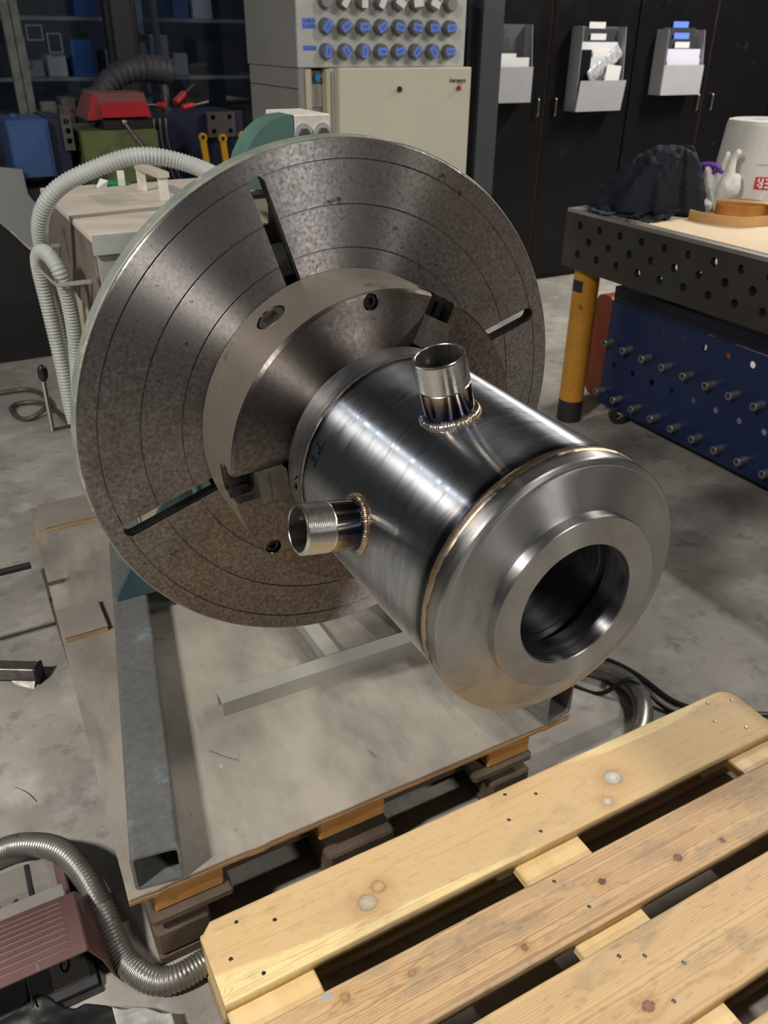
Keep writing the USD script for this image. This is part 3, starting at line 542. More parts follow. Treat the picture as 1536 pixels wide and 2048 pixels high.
for x0, x1 in ((.078, .200), (.382, .520), (.757, .862)):
    for y0 in (.938, 1.5, 2.15): obj('block', B(x0, x1, y0, y0+.14, .1298, .1818, .004), K['block'], pf, 'orange-brown wooden spacer block')
for x0, x1, y0, y1 in ((.106, .262, 2.188, 2.335), (.0665, .166, 1.655, 1.775)):
    ptc = obj('patch_board', B(x0, x1, y0, y1, .2125, .2165, .001), K['patch'], pf, 'small grey plywood patch')
    obj('patch_core', B(x0+.001, x1-.001, y0+.001, y1-.001, .2003, .2124, .0008), K['patchedge'], ptc, 'layered yellow edge')
# ------------------------------------------------------------------ channels lying on the platform
def chan(w, h, L, t=.003): return ext(Polygon([(0, 0), (0, h), (w, h), (w, 0), (w-t, 0), (w-t, h-t), (t, h-t), (t, 0)]), L, 'x', 0)
c = chan(.040, .036, .70); c.apply_transform(trimesh.transformations.rotation_matrix(math.radians(-1.0), [0, 0, 1])); c.apply_translation((.3135, 1.258, .2003))
solo('metal_channel', c, K['channel'], 'long pale steel channel lying across the platform under the vessel', 'channel')
c = chan(.036, .030, .30); c.apply_transform(trimesh.transformations.rotation_matrix(math.radians(91), [0, 0, 1])); c.apply_translation((.602, 1.302, .2003))
solo('metal_channel', c, K['channel'], 'short pale channel running back from the long one beneath the faceplate', 'channel')
# ================================================================== CONTROL BOX BEHIND THE DISC
cbx = thing('galvanised_box', 'dusty galvanised steel box with a carrying handle, behind the faceplate', 'box', (.56, 2.35, .2))
obj('box_body', B(.327, .88, 2.0, 2.72, .80, 1.012, .002), K['brownsheet'], cbx)
obj('front_sheet', B(.334, .88, 1.992, 1.9995, .80, 1.002, .001), K['zinc'], cbx, 'bright galvanised front')
obj('lid', B(.324, .885, 1.986, 2.545, 1.0125, 1.03, .003), K['dustlid'], cbx, 'beige dusty lid')
obj('lid_edge', B(.326, .884, 1.978, 1.9855, .985, 1.0295, .001), K['zinc'], cbx)
obj('lid', B(.326, .885, 2.552, 2.725, 1.0125, 1.029, .003), K['dustlid'], cbx, 'narrow rear lid strip')
hd = obj('handle', B(.580, .606, 2.342, 2.350, 1.0303, 1.094, .001), K['handlewhite'], cbx, 'white chipped carrying handle')
obj('handle_foot', B(.568, .592, 2.528, 2.536, 1.0303, 1.094, .001), K['handlewhite'], hd)
gx = hull((.566, 2.542, 1.090), (.596, 2.542, 1.090), (.566, 2.542, 1.104), (.596, 2.542, 1.104), (.577, 2.336, 1.090), (.610, 2.336, 1.090), (.577, 2.336, 1.104), (.610, 2.336, 1.104))
obj('grip_bar', gx, K['dustlid'], hd)
obj('lower_cabinet', B(.352, .86, 2.10, 2.66, .2005, .7995, .003), K['beige'], cbx, 'beige lower housing')
obj('cabinet_edge', B(.338, .3515, 2.095, 2.12, .2005, .7995, .002), K['cream'], cbx)
for y, z in ((2.08, .905), (2.52, .905)):
    hk = cat(B(.245, .3265, y-.008, y+.008, z-.004, z+.004, .001), hull(*[(.245+dx, y+dy, z+dz) for dx, dz in ((0, -.004), (.006, -.004), (-.040, .048), (-.034, .050)) for dy in (-.007, .007)]))
    obj('hose_hook', hk, K['channel'], cbx, 'flat steel hose hook')
HA = [(.60, 1.76, .995), (.66, 1.84, 1.05), (.67, 1.95, 1.10), (.60, 2.1, 1.15), (.486, 2.12, 1.172), (.38, 2.14, 1.145), (.297, 2.16, 1.105), (.252, 2.2, 1.035), (.253, 2.27, .94), (.262, 2.38, .82), (.264, 2.39, .68), (.272, 2.38, .52), (.285, 2.36, .40), (.300, 2.34, .30)]
solo('corrugated_hose', corr(HA, .0185, .0018, .0085), K['hosegrey'], 'light grey corrugated hose arching over the galvanised box', 'hose', smooth=True)
HBo = [(.27, 2.19, .36), (.235, 2.19, .52), (.228, 2.17, .66), (.222, 2.15, .78), (.215, 2.13, .88), (.205, 2.12, .935), (.192, 2.16, .962), (.178, 2.22, .945), (.178, 2.25, .87), (.187, 2.25, .76), (.205, 2.24, .62), (.225, 2.235, .48), (.25, 2.24, .37)]
HB = [(x+.055*min(1, max(.35, (z-.3)/.5)), y, z) for x, y, z in HBo]
solo('corrugated_hose', corr(HB, .0175, .0018, .0085), K['hosegrey'], 'grey corrugated hose looped over the flat hooks left of the box', 'hose', smooth=True)
# ================================================================== FOREGROUND LEFT FLOOR
CP = [(-.188, 1.276, .03), (-.15, 1.276, .04), (-.081, 1.229, .07), (-.041, 1.172, .09), (-.017, 1.11, .09), (-.004, 1.053, .075), (.004, .997, .05), (.014, .949, .03), (.031, .914, .026), (.061, .884, .026), (.099, .878, .026), (.145, .884, .026), (.192, .888, .026)]
solo('flexible_conduit', corr(CP, .0215, .0016, .0068, 24), K['conduit'], 'dark steel flexible conduit curling round the red pedal to the pallet', 'conduit', smooth=True)
pd = thing('foot_pedal', 'worn dark red metal foot pedal with a ribbed hood', 'foot pedal', (-.15, 1.05, 0))
zs = lambda y: .125+.012*math.sin((y-.92)/.13*PI)
prof = []
for y in np.linspace(.928, 1.05, 13): prof.append((y, zs(y)))
sheet = Polygon(prof + [(y, z-.003) for y, z in prof[::-1]])
hd = obj('hood', ext(sheet, .36, 'x', -.395), K['pedalred'], pd, 'dusty red sheet hood')
for y in np.linspace(.944, 1.036, 9): obj('rib', hull(*[(x, y+dy, zs(y)+dz) for x in (-.39, -.062) for dy, dz in ((-.003, -.0004), (.003, -.0004), (0, .0012))]), K['pedalred'], hd)
sk = []
for (y0, z0), (y1, z1) in zip(prof[:-1], prof[1:]):
    for (xa, fa), (xb, fb) in (((-.035, 0), (-.017, .35)), ((-.017, .35), (-.006, .75)), ((-.006, .75), (.006, 1))):
        z_ = lambda z, f: z*(1-f)+.003*f
        sk.append(hull(*[(x+t, y, z_(z, f)) for x, f in ((xa, fa), (xb, fb)) for y, z in ((y0, z0), (y1, z1)) for t in (0, -.003)]))
obj('skirt', cat(*sk), K['pedalred'], pd, 'flared right side of the hood')
obj('base_plate', B(-.40, -.03, .93, 1.20, 0, .006, .001), K['rubber'], pd)
obj('rear_housing', B(-.40, -.058, 1.085, 1.205, .0062, .060, .003), K['pedalgrey'], pd, 'grey rear housing')
obj('rear_flange', B(-.062, -.044, 1.06, 1.205, .0062, .085, .003), K['pedalred'], pd)
obj('hinge_bar', B(-.40, -.05, 1.0515, 1.084, .0062, .118, .003), K['pedalgrey'], pd)
for x in (-.135, -.165): obj('rivet', rev([(0, 0), (.005, 0), (.004, .002), (0, .0025)], 12, None, (x, 1.13, .06)), K['nail'], pd)
obj('clip', B(-.112, -.104, 1.09, 1.2, .0602, .064, .001), K['rubber'], pd)
tp = obj('tread_plate', hull(*[(x, y, z) for x in (-.33, -.035) for y, z in ((.938, .012), (.938, .018), (1.045, .045), (1.045, .051))]), K['rubber'], pd, 'black tread under the hood')
pad = hull(*[(x, y, z) for x in (-.104, -.045) for y, z in ((.952, .0225), (.952, .025), (1.004, .0370), (1.004, .0395))])
pp = obj('label_plate', pad, K['bracket'], tp, 'grey perforated patch with black sign')  # darker grey puts the shade under the hood into the patch colour
dots = [trimesh.creation.cylinder(.0009, .0006, sections=6, transform=trimesh.transformations.translation_matrix((x, y, .0252+(y-.952)/.052*.0145))) for x in np.arange(-.1, -.047, .0052) for y in np.arange(.956, 1.002, .0052)]
obj('perforation', cat(*dots), K['rubber'], tp)
cv = [tube([(x, y, .0262+(y-.952)/.052*.0145) for x, y in st], .0016, 6, .002) for st in ([(-.082, .992), (-.085, .980), (-.080, .974), (-.074, .979), (-.072, .990)], [(-.072, .996), (-.066, 1.001), (-.060, .997)])]
obj('sign', cat(*cv), K['inkblack'], tp)
obj('return_rod', rod((-.140, .99, .036), (-.137, .935, .036), .0018, 8), K['chrome'], pd)
xs, ys = np.meshgrid(np.linspace(-.30, .06, 70), np.linspace(.70, .955, 50), indexing='ij')
def cloth(xs, ys, hfun, t):
    n, k = xs.shape; z = hfun(xs, ys); top = np.stack([xs, ys, z+t], -1).reshape(-1, 3); bot = np.stack([xs, ys, z], -1).reshape(-1, 3)
    i = np.arange(n*k).reshape(n, k); q = np.stack([i[:-1, :-1], i[1:, :-1], i[1:, 1:], i[:-1, 1:]], -1).reshape(-1, 4); f = np.vstack([q[:, [0, 1, 2]], q[:, [0, 2, 3]]])
    per = np.concatenate([i[:, 0], i[-1, 1:], i[-2::-1, -1], i[0, -2:0:-1]]); pn = np.roll(per, -1); o = n*k
    side = np.vstack([np.stack([per, per+o, pn+o], 1), np.stack([per, pn+o, pn], 1)])
    m = trimesh.Trimesh(np.vstack([top, bot]), np.vstack([f, f[:, ::-1]+o, side]), process=False)
    if m.volume < 0: m.invert()
    return m
edge = lambda x: .990-.66*(x+.186)
def warp(x, y):
    u = (y-.70)/.255; return x, .70+u*(edge(x)+.006*np.sin(x*90)-.70)
X_, Y_ = warp(xs, ys); hh = lambda x, y: .002+.035*fbm(np.stack([x*16, y*22, x*0+3], -1), 3, 2)
lj = thing('leather_sheet', 'crumpled black leather sheet with white lining at the bottom left corner', 'leather sheet', (-.12, .82, 0))
sel = 54
obj('leather', cloth(X_[:sel], Y_[:sel], hh, .004), K['leather'], lj, smooth=True)
obj('lining', cloth(X_[sel-1:], Y_[sel-1:], lambda x, y: hh(x, y)+.003, .004), K['lining'], lj, 'torn whitish lining', smooth=True)
solo('steel_bar', rod((-.40, 1.858, .305), (.040, 1.864, .302), .0085, 20), K['black'], 'thin black rod sticking in above the floor at the left edge', 'rod')
bs = thing('steel_bar', 'short square steel bar with an end plate on the floor at left', 'bar', (-.09, 1.83, 0))
def rb(x0, x1, y0, y1, z0, z1):
    m = B(x0, x1, y0, y1, z0, z1, .0015); m.apply_transform(trimesh.transformations.rotation_matrix(math.radians(-30), [0, 0, 1], (0, 1.8, 0))); return m
obj('bar', rb(-.40, -.008, 1.785, 1.82, .012, .048), K['barsteel'], bs)
obj('end_plate', rb(-.0078, .0, 1.783, 1.822, .002, .050), K['darksteel'], bs)
obj('foot', hull(*[tuple(trimesh.transformations.rotation_matrix(math.radians(-30), [0, 0, 1], (0, 1.8, 0))[:3, :3] @ (np.array(p)-np.array((0, 1.8, 0))) + np.array((0, 1.8, 0))) for p in [(-.055, 1.776, .004), (-.01, 1.77, 0), (-.01, 1.784, .012), (-.07, 1.784, .012), (-.01, 1.80, 0), (-.055, 1.8, 0)]]), K['barsteel'], bs)
solo('floor_cable', tube([(-.25, 3.9, .012), (0, 3.92, .012), (.131, 3.88, .012), (.237, 3.873, .012), (.298, 3.774, .012), (.309, 3.638, .02), (.262, 3.53, .03), (.209, 3.518, .012), (.155, 3.60, .012), (.185, 3.71, .012), (.25, 3.70, .012), (.30, 3.62, .014), (.345, 3.41, .012), (.42, 3.1, .012)], .0105, 10, .02), K['bracket'], 'dark cable coiled on the floor behind the crank', 'cable', smooth=True)
solo('floor_hose', tube([(1.02, 1.36, .026), (1.11, 1.28, .026), (1.25, 1.167, .026), (1.282, 1.118, .026), (1.287, 1.046, .026), (1.24, .975, .026), (1.18, .93, .026), (1.10, .905, .026)], .0235, 18, .01), K['conduit'], 'thick grey hose bending on the floor beyond the new pallet', 'hose', smooth=True)
solo('floor_cable', tube([(1.05, 1.55, .007), (1.19, 1.33, .007), (1.328, 1.175, .007), (1.353, 1.064, .007), (1.360, .991, .007), (1.45, .90, .007), (1.7, .75, .007)], .0065, 8, .02), K['cable'], 'black cable running past the outer side of the thick floor hose', 'cable', smooth=True)
solo('floor_cable', tube([(.97, 1.42, .007), (1.06, 1.28, .007), (1.17, 1.175, .007), (1.225, 1.095, .007), (1.275, 1.065, .056), (1.312, 1.01, .02), (1.33, .965, .007), (1.36, .92, .007), (1.42, .80, .007)], .006, 8, .015), K['cable'], 'thin black cable crossing over the bend of the thick floor hose', 'cable', smooth=True)
for i, (p, lb) in enumerate([([(-.106, 1.47, .001), (-.085, 1.44, .003), (-.07, 1.405, .001)], 'thin wire offcut on bare concrete left of the platform'), ([(.205, 1.62, .202), (.235, 1.585, .206), (.275, 1.56, .202)], 'bent wire offcut on the plywood beside the tube leg'), ([(.258, 1.18, .202), (.275, 1.155, .203), (.30, 1.13, .202)], 'straight wire offcut on the plywood in front of the channel')]):
    solo('wire_offcut', tube(p, .0006, 5, .004), K['scrap'], lb, 'wire', smooth=True)
# ================================================================== WELDING TABLE AND WHAT IS ON AND UNDER IT
TX, TY = 2.18, 2.56
wt = thing('welding_table', 'dark perforated steel welding table with yellow round legs', 'welding table', (2.75, 1.4, 0))
side = mb(TX, TX+.022, .2, TY, .65, .849); 
HO = [(y0-.1075*i, z) for y0, z in ((2.476, .812), (2.418, .760), (2.473, .707)) for i in range(18)]
for y, z in HO:
    if y > .25: side -= man(rod((TX-.05, y, z), (TX+.1, y, z), .0143, 24))
obj('side_plate', side, K['tableside'], wt, 'dark side plate with staggered bores', smooth=30)
endp = mb(TX+.022, 3.2, TY-.022, TY, .65, .849)
for x in np.arange(2.27, 3.19, .1075):
    for z in (.812, .707): endp -= man(rod((x, TY-.1, z), (x, TY+.05, z), .0143, 24))
obj('end_plate', endp, K['tableside'], wt)
obj('top_plate', B(TX, 3.2, .2, TY, .8495, .864, .002), K['tabletop'], wt, 'pale scraped top plate')
obj('rib', B(TX+.022, 3.2, 1.5, 1.52, .66, .849), K['tableside'], wt)
def onleg(x, y):
    A_ = np.radians(np.linspace(150, 215, 8)); o = Polygon([(.0508*math.cos(a), .0508*math.sin(a)) for a in A_]+[(.0518*math.cos(a), .0518*math.sin(a)) for a in A_[::-1]]); m = ext(o, .045, 'z', .555); m.apply_translation((x, y, 0)); return m
for x, y in ((2.262, 2.493), (3.1, 2.45), (3.1, .4)):
    if x < 2.5: obj('tape_patch', onleg(x, y), K['rubber'], wt, 'black tape patch on the leg')
    lg = obj('leg', rod((x, y, .095), (x, y, .65), .0505, 40, .001), K['yellow'], wt, 'yellow painted round leg')
    obj('leg_foot', rod((x, y, 0), (x, y, .0949), .0515, 40, .003), K['rubber'], lg, 'black foot')
cs = mb(2.215, 3.1, .5, 2.50, .8642, .8672)
solo('cardboard_sheet', cs, K['card'], 'tan cardboard sheet covering the welding table top', 'cardboard')
ZT = .8674
def blob(c, r, seed, amp, flatz, folds=(), sub=5):
    m = trimesh.creation.icosphere(sub, 1.0); d = m.vertices.copy(); n_ = fbm(d*1.5+seed, 2, seed)-.5; rid = np.abs(fbm(d*np.array([1.3, 1.3, 2.4])+seed*3, 2, seed+5)-.5)*2
    s = 1+amp*n_*1.4-amp*.42*np.exp(-(rid/.07)**2)
    v = d*s[:, None]*np.array(r); low = np.clip(-d[:, 2], 0, 1); v[:, :2] *= (1+.35*low**2)[:, None]; v += np.array(c); v[:, 2] = np.maximum(v[:, 2], flatz+.004*noise(d*5, seed)); return trimesh.Trimesh(v, m.faces, process=False)
cl = thing('dark_cloth', 'bundled dark navy cloth heap on the far corner of the welding table', 'cloth', (2.45, 2.33, ZT))
def drape():
    e1, e2, c = np.array((.878, -.479)), np.array((.479, .878)), np.array((2.478, 2.315)); nr, na = 70, 220; V = []
    th = np.arange(na)*2*PI/na; cs, sn = np.cos(th), np.sin(th); a = np.where(cs > 0, .105, .30); b = np.where(sn > 0, .15, .135)
    Re = 1/np.sqrt((cs/a)**2+(sn/b)**2); Re = Re*(1+.10*np.sin(5*th+1)+.06*np.sin(11*th))
    for k in range(nr):
        t = k/(nr-1); tw = th+.9*t*(1-t); fold = (np.sin(9*tw+2.2*np.sin(2*tw))+.6*np.sin(17*tw+1))*.5
        z = .232*(1-t**2.1)**.75*(1+.0*th); z = z+.006*fold*min(1, 2.2*t)*(1-t)**.5
        x1, x2 = Re*t*cs*(1+.05*fold*t), Re*t*sn*(1+.05*fold*t)
        P = c+x1[:, None]*e1+x2[:, None]*e2; n_ = fbm(np.concatenate([P*16, z[:, None]*16], 1), 4, 6)-.5
        rid = np.exp(-(np.abs(fbm(np.concatenate([P*9, z[:, None]*14], 1), 2, 9)-.5)/.035)**2)
        V.append(np.column_stack([P, np.maximum(ZT+.003*(1+n_), ZT+z+.060*n_*(1-t)**.3*min(1, .4+2*t)-.022*rid*(1-t)**.4)]))
    V = np.vstack(V); idx = np.arange(nr*na).reshape(nr, na); A, Bq = idx[:-1], idx[1:]; A2, B2 = np.roll(A, -1, 1), np.roll(Bq, -1, 1)
    F = np.vstack([np.stack([A.ravel(), Bq.ravel(), B2.ravel()], 1), np.stack([A.ravel(), B2.ravel(), A2.ravel()], 1)])
    V = np.vstack([V, [[2.5, 2.3, ZT+.0005]]]); j = np.arange(na); F = np.vstack([F, np.stack([idx[-1], np.full(na, len(V)-1), np.roll(idx[-1], -1)], 1)])
    m = trimesh.Trimesh(V, F, process=False)
    if m.volume < 0: m.invert()
    return m
obj('bundle', drape(), K['cloth'], cl, smooth=True)
def sheet(x0, x1, y0, y1, ht, seed, t=.003, n=40, edge=.012):
    X, Y = np.meshgrid(np.linspace(x0, x1, n), np.linspace(y0, y1, n), indexing='ij'); a = (X-x0)/(x1-x0); b = (Y-y0)/(y1-y0)
    X = X+edge*(fbm(np.stack([b*5, a*1.5, b*0+seed], -1), 3, seed)-.5)*2; Y = Y+edge*(fbm(np.stack([a*5, b*1.5, b*0+seed+9], -1), 3, seed)-.5)*2
    return cloth(X, Y, lambda x, y: ZT+.0012+ht*np.clip(fbm(np.stack([x*17, y*17, x*0+seed], -1), 3, seed)-.36, 0, 1)*2, t)
obj('skirt_fold', sheet(2.205, 2.46, 2.24, 2.50, .028, 12), K['cloth'], cl, 'crumpled lower folds', smooth=True)
obj('corner_fold', sheet(2.215, 2.36, 2.17, 2.28, .035, 31), K['cloth'], cl, smooth=True)
obj('pink_trim', tube([(2.435, 2.385, 1.050), (2.455, 2.37, 1.068), (2.475, 2.35, 1.085)], .006, 8, .006), flat('dusky_pink', (.16, .04, .06), .8), cl, 'dusky pink edge', smooth=True)
solo('denim_rag', sheet(2.186, 2.275, 2.355, 2.475, .010, 77), K['denim'], 'small faded blue rag at the very corner of the welding table', 'rag', smooth=True)
gl = thing('white_gloves', 'white cotton gloves standing crumpled between the navy cloth and the bucket', 'gloves', (2.62, 2.26, ZT))
def glove(fs, pl): return chain(*fs, *pl, ref=.010, it=6)
g1 = glove([[(2.60, 2.285, .90, .035), (2.605, 2.275, .965, .030), (2.60, 2.265, 1.03, .014), (2.60, 2.262, 1.062, .010)], [(2.60, 2.285, .90, .035), (2.58, 2.31, .95, .03), (2.575, 2.315, .99, .022), (2.565, 2.31, 1.01, .012)]], [[(2.57, 2.30, .885, .03), (2.55, 2.27, .885, .022), (2.54, 2.31, .882, .02)]])
g2 = glove([[(2.66, 2.22, .895, .034), (2.655, 2.21, .95, .034), (2.655, 2.205, 1.01, .018), (2.655, 2.20, 1.06, .010), (2.66, 2.19, 1.072, .012)], [(2.66, 2.22, .895, .034), (2.665, 2.19, .95, .03), (2.67, 2.185, .985, .018)]], [[(2.66, 2.225, .89, .028), (2.65, 2.235, .885, .022)]])
g3 = glove([[(2.615, 2.30, .895, .030), (2.60, 2.31, .95, .026), (2.60, 2.305, .985, .02)], [(2.615, 2.30, .895, .03), (2.64, 2.27, .91, .03), (2.645, 2.26, .955, .02)]], [[(2.60, 2.27, .885, .022), (2.63, 2.24, .884, .018)]])
for g, sh_ in ((g1, (.030, -.016)), (g2, (-.022, .018)), (g3, (0, 0))):
    v = g.vertices; v[:, 0] += sh_[0]; v[:, 1] += sh_[1]; v += (noise(v*60, 3)[:, None]-.5)*.005; v[:, 2] = np.maximum(v[:, 2], ZT+.001)
    obj('glove', trimesh.Trimesh(v, g.faces, process=False), K['glove'], gl, smooth=True)
bk = thing('bucket', 'upturned white plastic bucket with red print on the welding table', 'bucket', (2.86, 2.27, ZT))
obj('wall', rev([(0, 1.155), (.143, 1.155), (.149, 1.160), (.151, 1.166), (.156, 1.150), (.176, .90), (.183, .899), (.183, .869), (.178, .868), (.178, .893), (.172, .896), (.150, 1.145), (0, 1.145)], 96, None, (2.86, 2.27, 0)), K['bucketw'], bk)
obj('base_ring', rev([(.132, 1.1552), (.1425, 1.1552), (.142, 1.168), (.133, 1.168)], 96, None, (2.86, 2.27, 0)), K['bucketw'], bk)
def onbucket(a0, a1, z0, z1, g=.0006):
    A_ = np.linspace(a0, a1, 14); V = []
    for a in A_:
        for z in (z0, z1):
            r = .156+.02*(1.15-z)/.25
            for q in (g, g+.0006): V.append((2.86+(r+q)*math.cos(a), 2.27+(r+q)*math.sin(a), z))
    V = np.array(V).reshape(len(A_), 4, 3); P = V.reshape(-1, 3); F = []
    for i in range(len(A_)-1):
        a, b = 4*i, 4*i+4
        for p, q in ((0, 2), (2, 3), (3, 1), (1, 0)): F += [(a+p, a+q, b+q), (a+p, b+q, b+p)]
    F += [(0, 2, 3), (0, 3, 1), (4*len(A_)-4, 4*len(A_)-1, 4*len(A_)-2), (4*len(A_)-4, 4*len(A_)-3, 4*len(A_)-1)]
    m = trimesh.Trimesh(P, F, process=False)
    if m.volume < 0: m.invert()
    return m
DG = math.radians
bl = obj('print', onbucket(DG(214), DG(262), .948, .990), K['labelred'], bk, 'red printed band with upside-down white letters')
# letters of the band: R and E upside down, as blocks that follow the wall
def seg(a, z, h, w): return onbucket(DG(a), DG(a+w), z, z+h, .0013)
lt = []
for k, gl_ in enumerate(('110 101 110 101 101', '111 100 111 100 111', '111 010 010 010 010', '010 101 111 101 101', '100 100 100 100 111')):
    for r_, row in enumerate(gl_.split()):
        for c_, on in enumerate(row):
            if on == '1': lt.append(seg(217+k*8.8+(2-c_)*2.2, .953+r_*.0065, .0066, 2.25))
obj('lettering', cat(*lt), K['white'], bl, 'white capital letters')
obj('scale_line', onbucket(DG(212), DG(264), 1.03, 1.0312), K['bracket'], bk)
solo('purple_handle', cat(tube([(2.575, 2.335, .955), (2.57, 2.33, 1.005), (2.585, 2.305, 1.025), (2.61, 2.26, 1.018), (2.62, 2.245, 1.0)], .009, 8, .006), tube([(2.575, 2.335, .955), (2.60, 2.30, .985), (2.615, 2.25, 1.012)], .007, 8, .006)), K['purple'], 'purple plastic handle behind the gloves and the navy cloth', 'handle', smooth=True)
RB = lambda p, w, **k: ribbon([(x, y, ZT+w/2+.001+dz) for x, y, dz in p], w, **k)
solo('webbing_strap', RB([(2.408, 2.17, 0), (2.404, 2.12, 0), (2.42, 2.04, 0), (2.455, 1.985, 0), (2.53, 1.968, 0), (2.60, 1.955, 0), (2.66, 1.925, 0)], .032, t=.005), K['beltpale'], 'pale tan webbing strap standing on edge nearest the table rim', 'strap')
solo('webbing_strap', RB([(2.50, 2.12, 0), (2.545, 2.175, 0), (2.61, 2.195, 0), (2.67, 2.15, 0), (2.68, 2.08, 0), (2.64, 2.03, 0), (2.57, 2.03, 0), (2.52, 2.06, 0)], .052, t=.005, closed=True), K['belt'], 'orange webbing strap coiled in a loop in front of the gloves', 'strap')
st = sweep(spline([(2.525, 2.17, ZT+.0575), (2.57, 2.12, ZT+.0585), (2.615, 2.055, ZT+.0585), (2.635, 2.015, ZT+.0570), (2.655, 1.975, ZT+.034), (2.665, 1.93, ZT+.006)], .006), [(-.024, -.002), (.024, -.002), (.024, .002), (-.024, .002)])
solo('webbing_strap', st, K['beltpale'], 'tan strap end lying flat across the orange coil', 'strap')
solo('webbing_strap', RB([(2.70, 2.02, 0), (2.76, 2.07, .004), (2.83, 2.06, .006), (2.86, 1.99, 0), (2.81, 1.93, 0), (2.73, 1.95, 0)], .042, t=.005, closed=True), K['belt'], 'second orange strap coil at the right edge of the photo', 'strap')
# cart under the table
tc = thing('tool_cart', 'blue perforated tool cart with rows of bushes under the welding table', 'tool cart', (2.6, 1.6, 0))
CX = 2.40
face = mb(CX, CX+.006, .5, 2.475, .07, .50)
for i in range(18):
    for y0, z in ((2.412, .455), (2.412, .245)):
        y = y0-.1075*i
        if y > .55: face -= man(rod((CX-.02, y, z), (CX+.02, y, z), .0128, 24))
obj('front_panel', face, K['cartblue'], tc, 'blue panel with two rows of holes', smooth=30)
for i in range(17):
    for y0, z in ((2.442, .338), (2.452, .122)):
        y = y0-.1075*i
        if y > .55: obj('bush', pipe((CX-.048, y, z), (CX, y, z), .0145, .0098, 20), K['peg'], tc)
obj('frame', cat(B(CX+.006, 3.0, .5, 2.475, .055, .069), B(CX+.003, 3.0, .5, 2.475, .501, .56), B(CX+.006, 3.0, 2.469, 2.475, .07, .5)), K['cartdark'], tc)
obj('rail', B(CX-.06, CX+.002, .5, 2.46, .6, .622), K['tableside'], tc, 'grey rail under the table edge')
for x, y in ((2.43, 2.36), (2.95, 2.36), (2.40, 1.40)):
    cw = obj('caster', rev([(.008, -.014), (.036, -.014), (.039, -.010), (.039, .010), (.036, .014), (.008, .014)], 32, (.5, .85, 0), (x-.015, y, .0395)), K['rubber'], tc, 'swivel caster')
    obj('caster_fork', cat(B(x-.03, x+.03, y-.03, y+.03, .05, .0545), hull((x-.035, y-.02, .03), (x-.028, y-.02, .03), (x-.02, y-.028, .05), (x+.03, y-.028, .05), (x-.035, y-.017, .03), (x+.03, y-.025, .05))), K['zinc'], cw)
pn = sbox(2.575, .015, 2.70, .46).buffer(-.05).buffer(.05, quad_segs=8)
yz = sbox(2.565, .02, 2.675, .475).union(sbox(2.54, .02, 2.6, .4)).buffer(-.04).buffer(.04, quad_segs=8)
solo('orange_panel', ext(yz, .40, 'x', 2.50), K['orange'], 'orange-red sheet metal case standing behind the yellow table leg', 'case')
# ================================================================== LOCKERS
LY = 4.455
for k, x0 in enumerate((2.84, 4.178, 5.516)):
    lk = thing('locker', ['tall black steel locker nearest the control cabinet, with two doors', 'tall black steel locker in the middle of the row, behind the table end', 'tall black steel locker at the right end of the row'][k], 'locker', (x0+.668, LY+.25, 0), 'row of black lockers')
    obj('carcass', B(x0, x0+1.334, LY+.004, LY+.5, 0, 2.05, .003), K['locker'], lk)
    for d in range(2):
        a = x0+.004+d*.667; dr = obj('door', B(a, a+.659, LY-.018, LY+.0035, .035, 2.03, .003), K['locker'], lk)
        obj('door_edge', B(a+.6592 if d == 0 else a-.0035, a+.6624 if d == 0 else a-.0003, LY-.012, LY+.003, .04, 2.02, .0005), K['lockedge'], dr, 'brown door edge with painted orange glint')
        hx = a+.659-.062 if d == 0 else a+.062
        obj('handle', cat(tube([(hx, LY-.018, 1.010), (hx, LY-.040, 1.014), (hx, LY-.043, 1.03), (hx, LY-.043, 1.087), (hx, LY-.040, 1.103), (hx, LY-.018, 1.107)], .0055, 8, .006)), K['chrome'], dr, 'small bright bar handle', smooth=True)
def pocket(x0, x1, z0, z1, zt, lab, skew=0.):
    p = thing('file_pocket', lab, 'document holder', ((x0+x1)/2, LY-.07, z0), 'grey file pockets on the locker doors'); yb, yf = LY-.0185, LY-.125
    obj('back', B(x0, x1, yb-.003, yb-.0005, z0, z1, .0005), K['pocketside'], p)
    for a, nm in ((x0, 'left'), (x1-.003, 'right')):
        sd = Polygon([(yb-.003, z0), (yb-.003, z1), (yf+.012, z1), (yf, z1-.012), (yf, z0+.012), (yf+.012, z0)]) if nm == 'left' else Polygon([(yb-.003, z0), (yb-.003, z1), (yf+.04, z1), (yf+.012, zt), (yf, z0)])
        obj('side', ext(sd, .003, 'x', a), K['pocket'], p)
    obj('front', hull(*[(x, yf+dy+t, z) for x in (x0+.003, x1-.003) for dy, z in ((0, z0), (skew, zt)) for t in (-.003, 0)]), K['pocket'], p, 'light grey front tray')
    obj('bottom', B(x0+.003, x1-.003, yf, yb-.003, z0, z0+.003, .0005), K['pocket'], p)
    return yb, yf
def leaf(name, x0, x1, z0, z1, y, mt, label, catg, tilt=0., grp=None, rot=0.):
    m = B(x0, x1, y-.0012, y+.0012, z0, z1, .0004)
    if rot: m.apply_transform(trimesh.transformations.rotation_matrix(math.radians(rot), [0, 1, 0], ((x0+x1)/2, y, z0)))
    return solo(name, m, mt, label, catg, grp)
pocket(2.945, 3.315, 1.095, 1.490, 1.279, 'grey file pocket partly hidden by the steel column')
def folder(x0, x1, z1, y, t0, t1, mt, label, body='folderdark'):
    f = thing('index_folder', label, 'folder', ((x0+x1)/2, y, z1-.3), 'index folders in the file pockets')
    obj('body', B(x0, x1, y-.0012, y+.0012, z1-.24, z1, .0004), K[body], f); obj('tab', B(t0, t1, y-.0016, y+.0016, z1+.0003, z1+.034, .0004), K[mt], f)
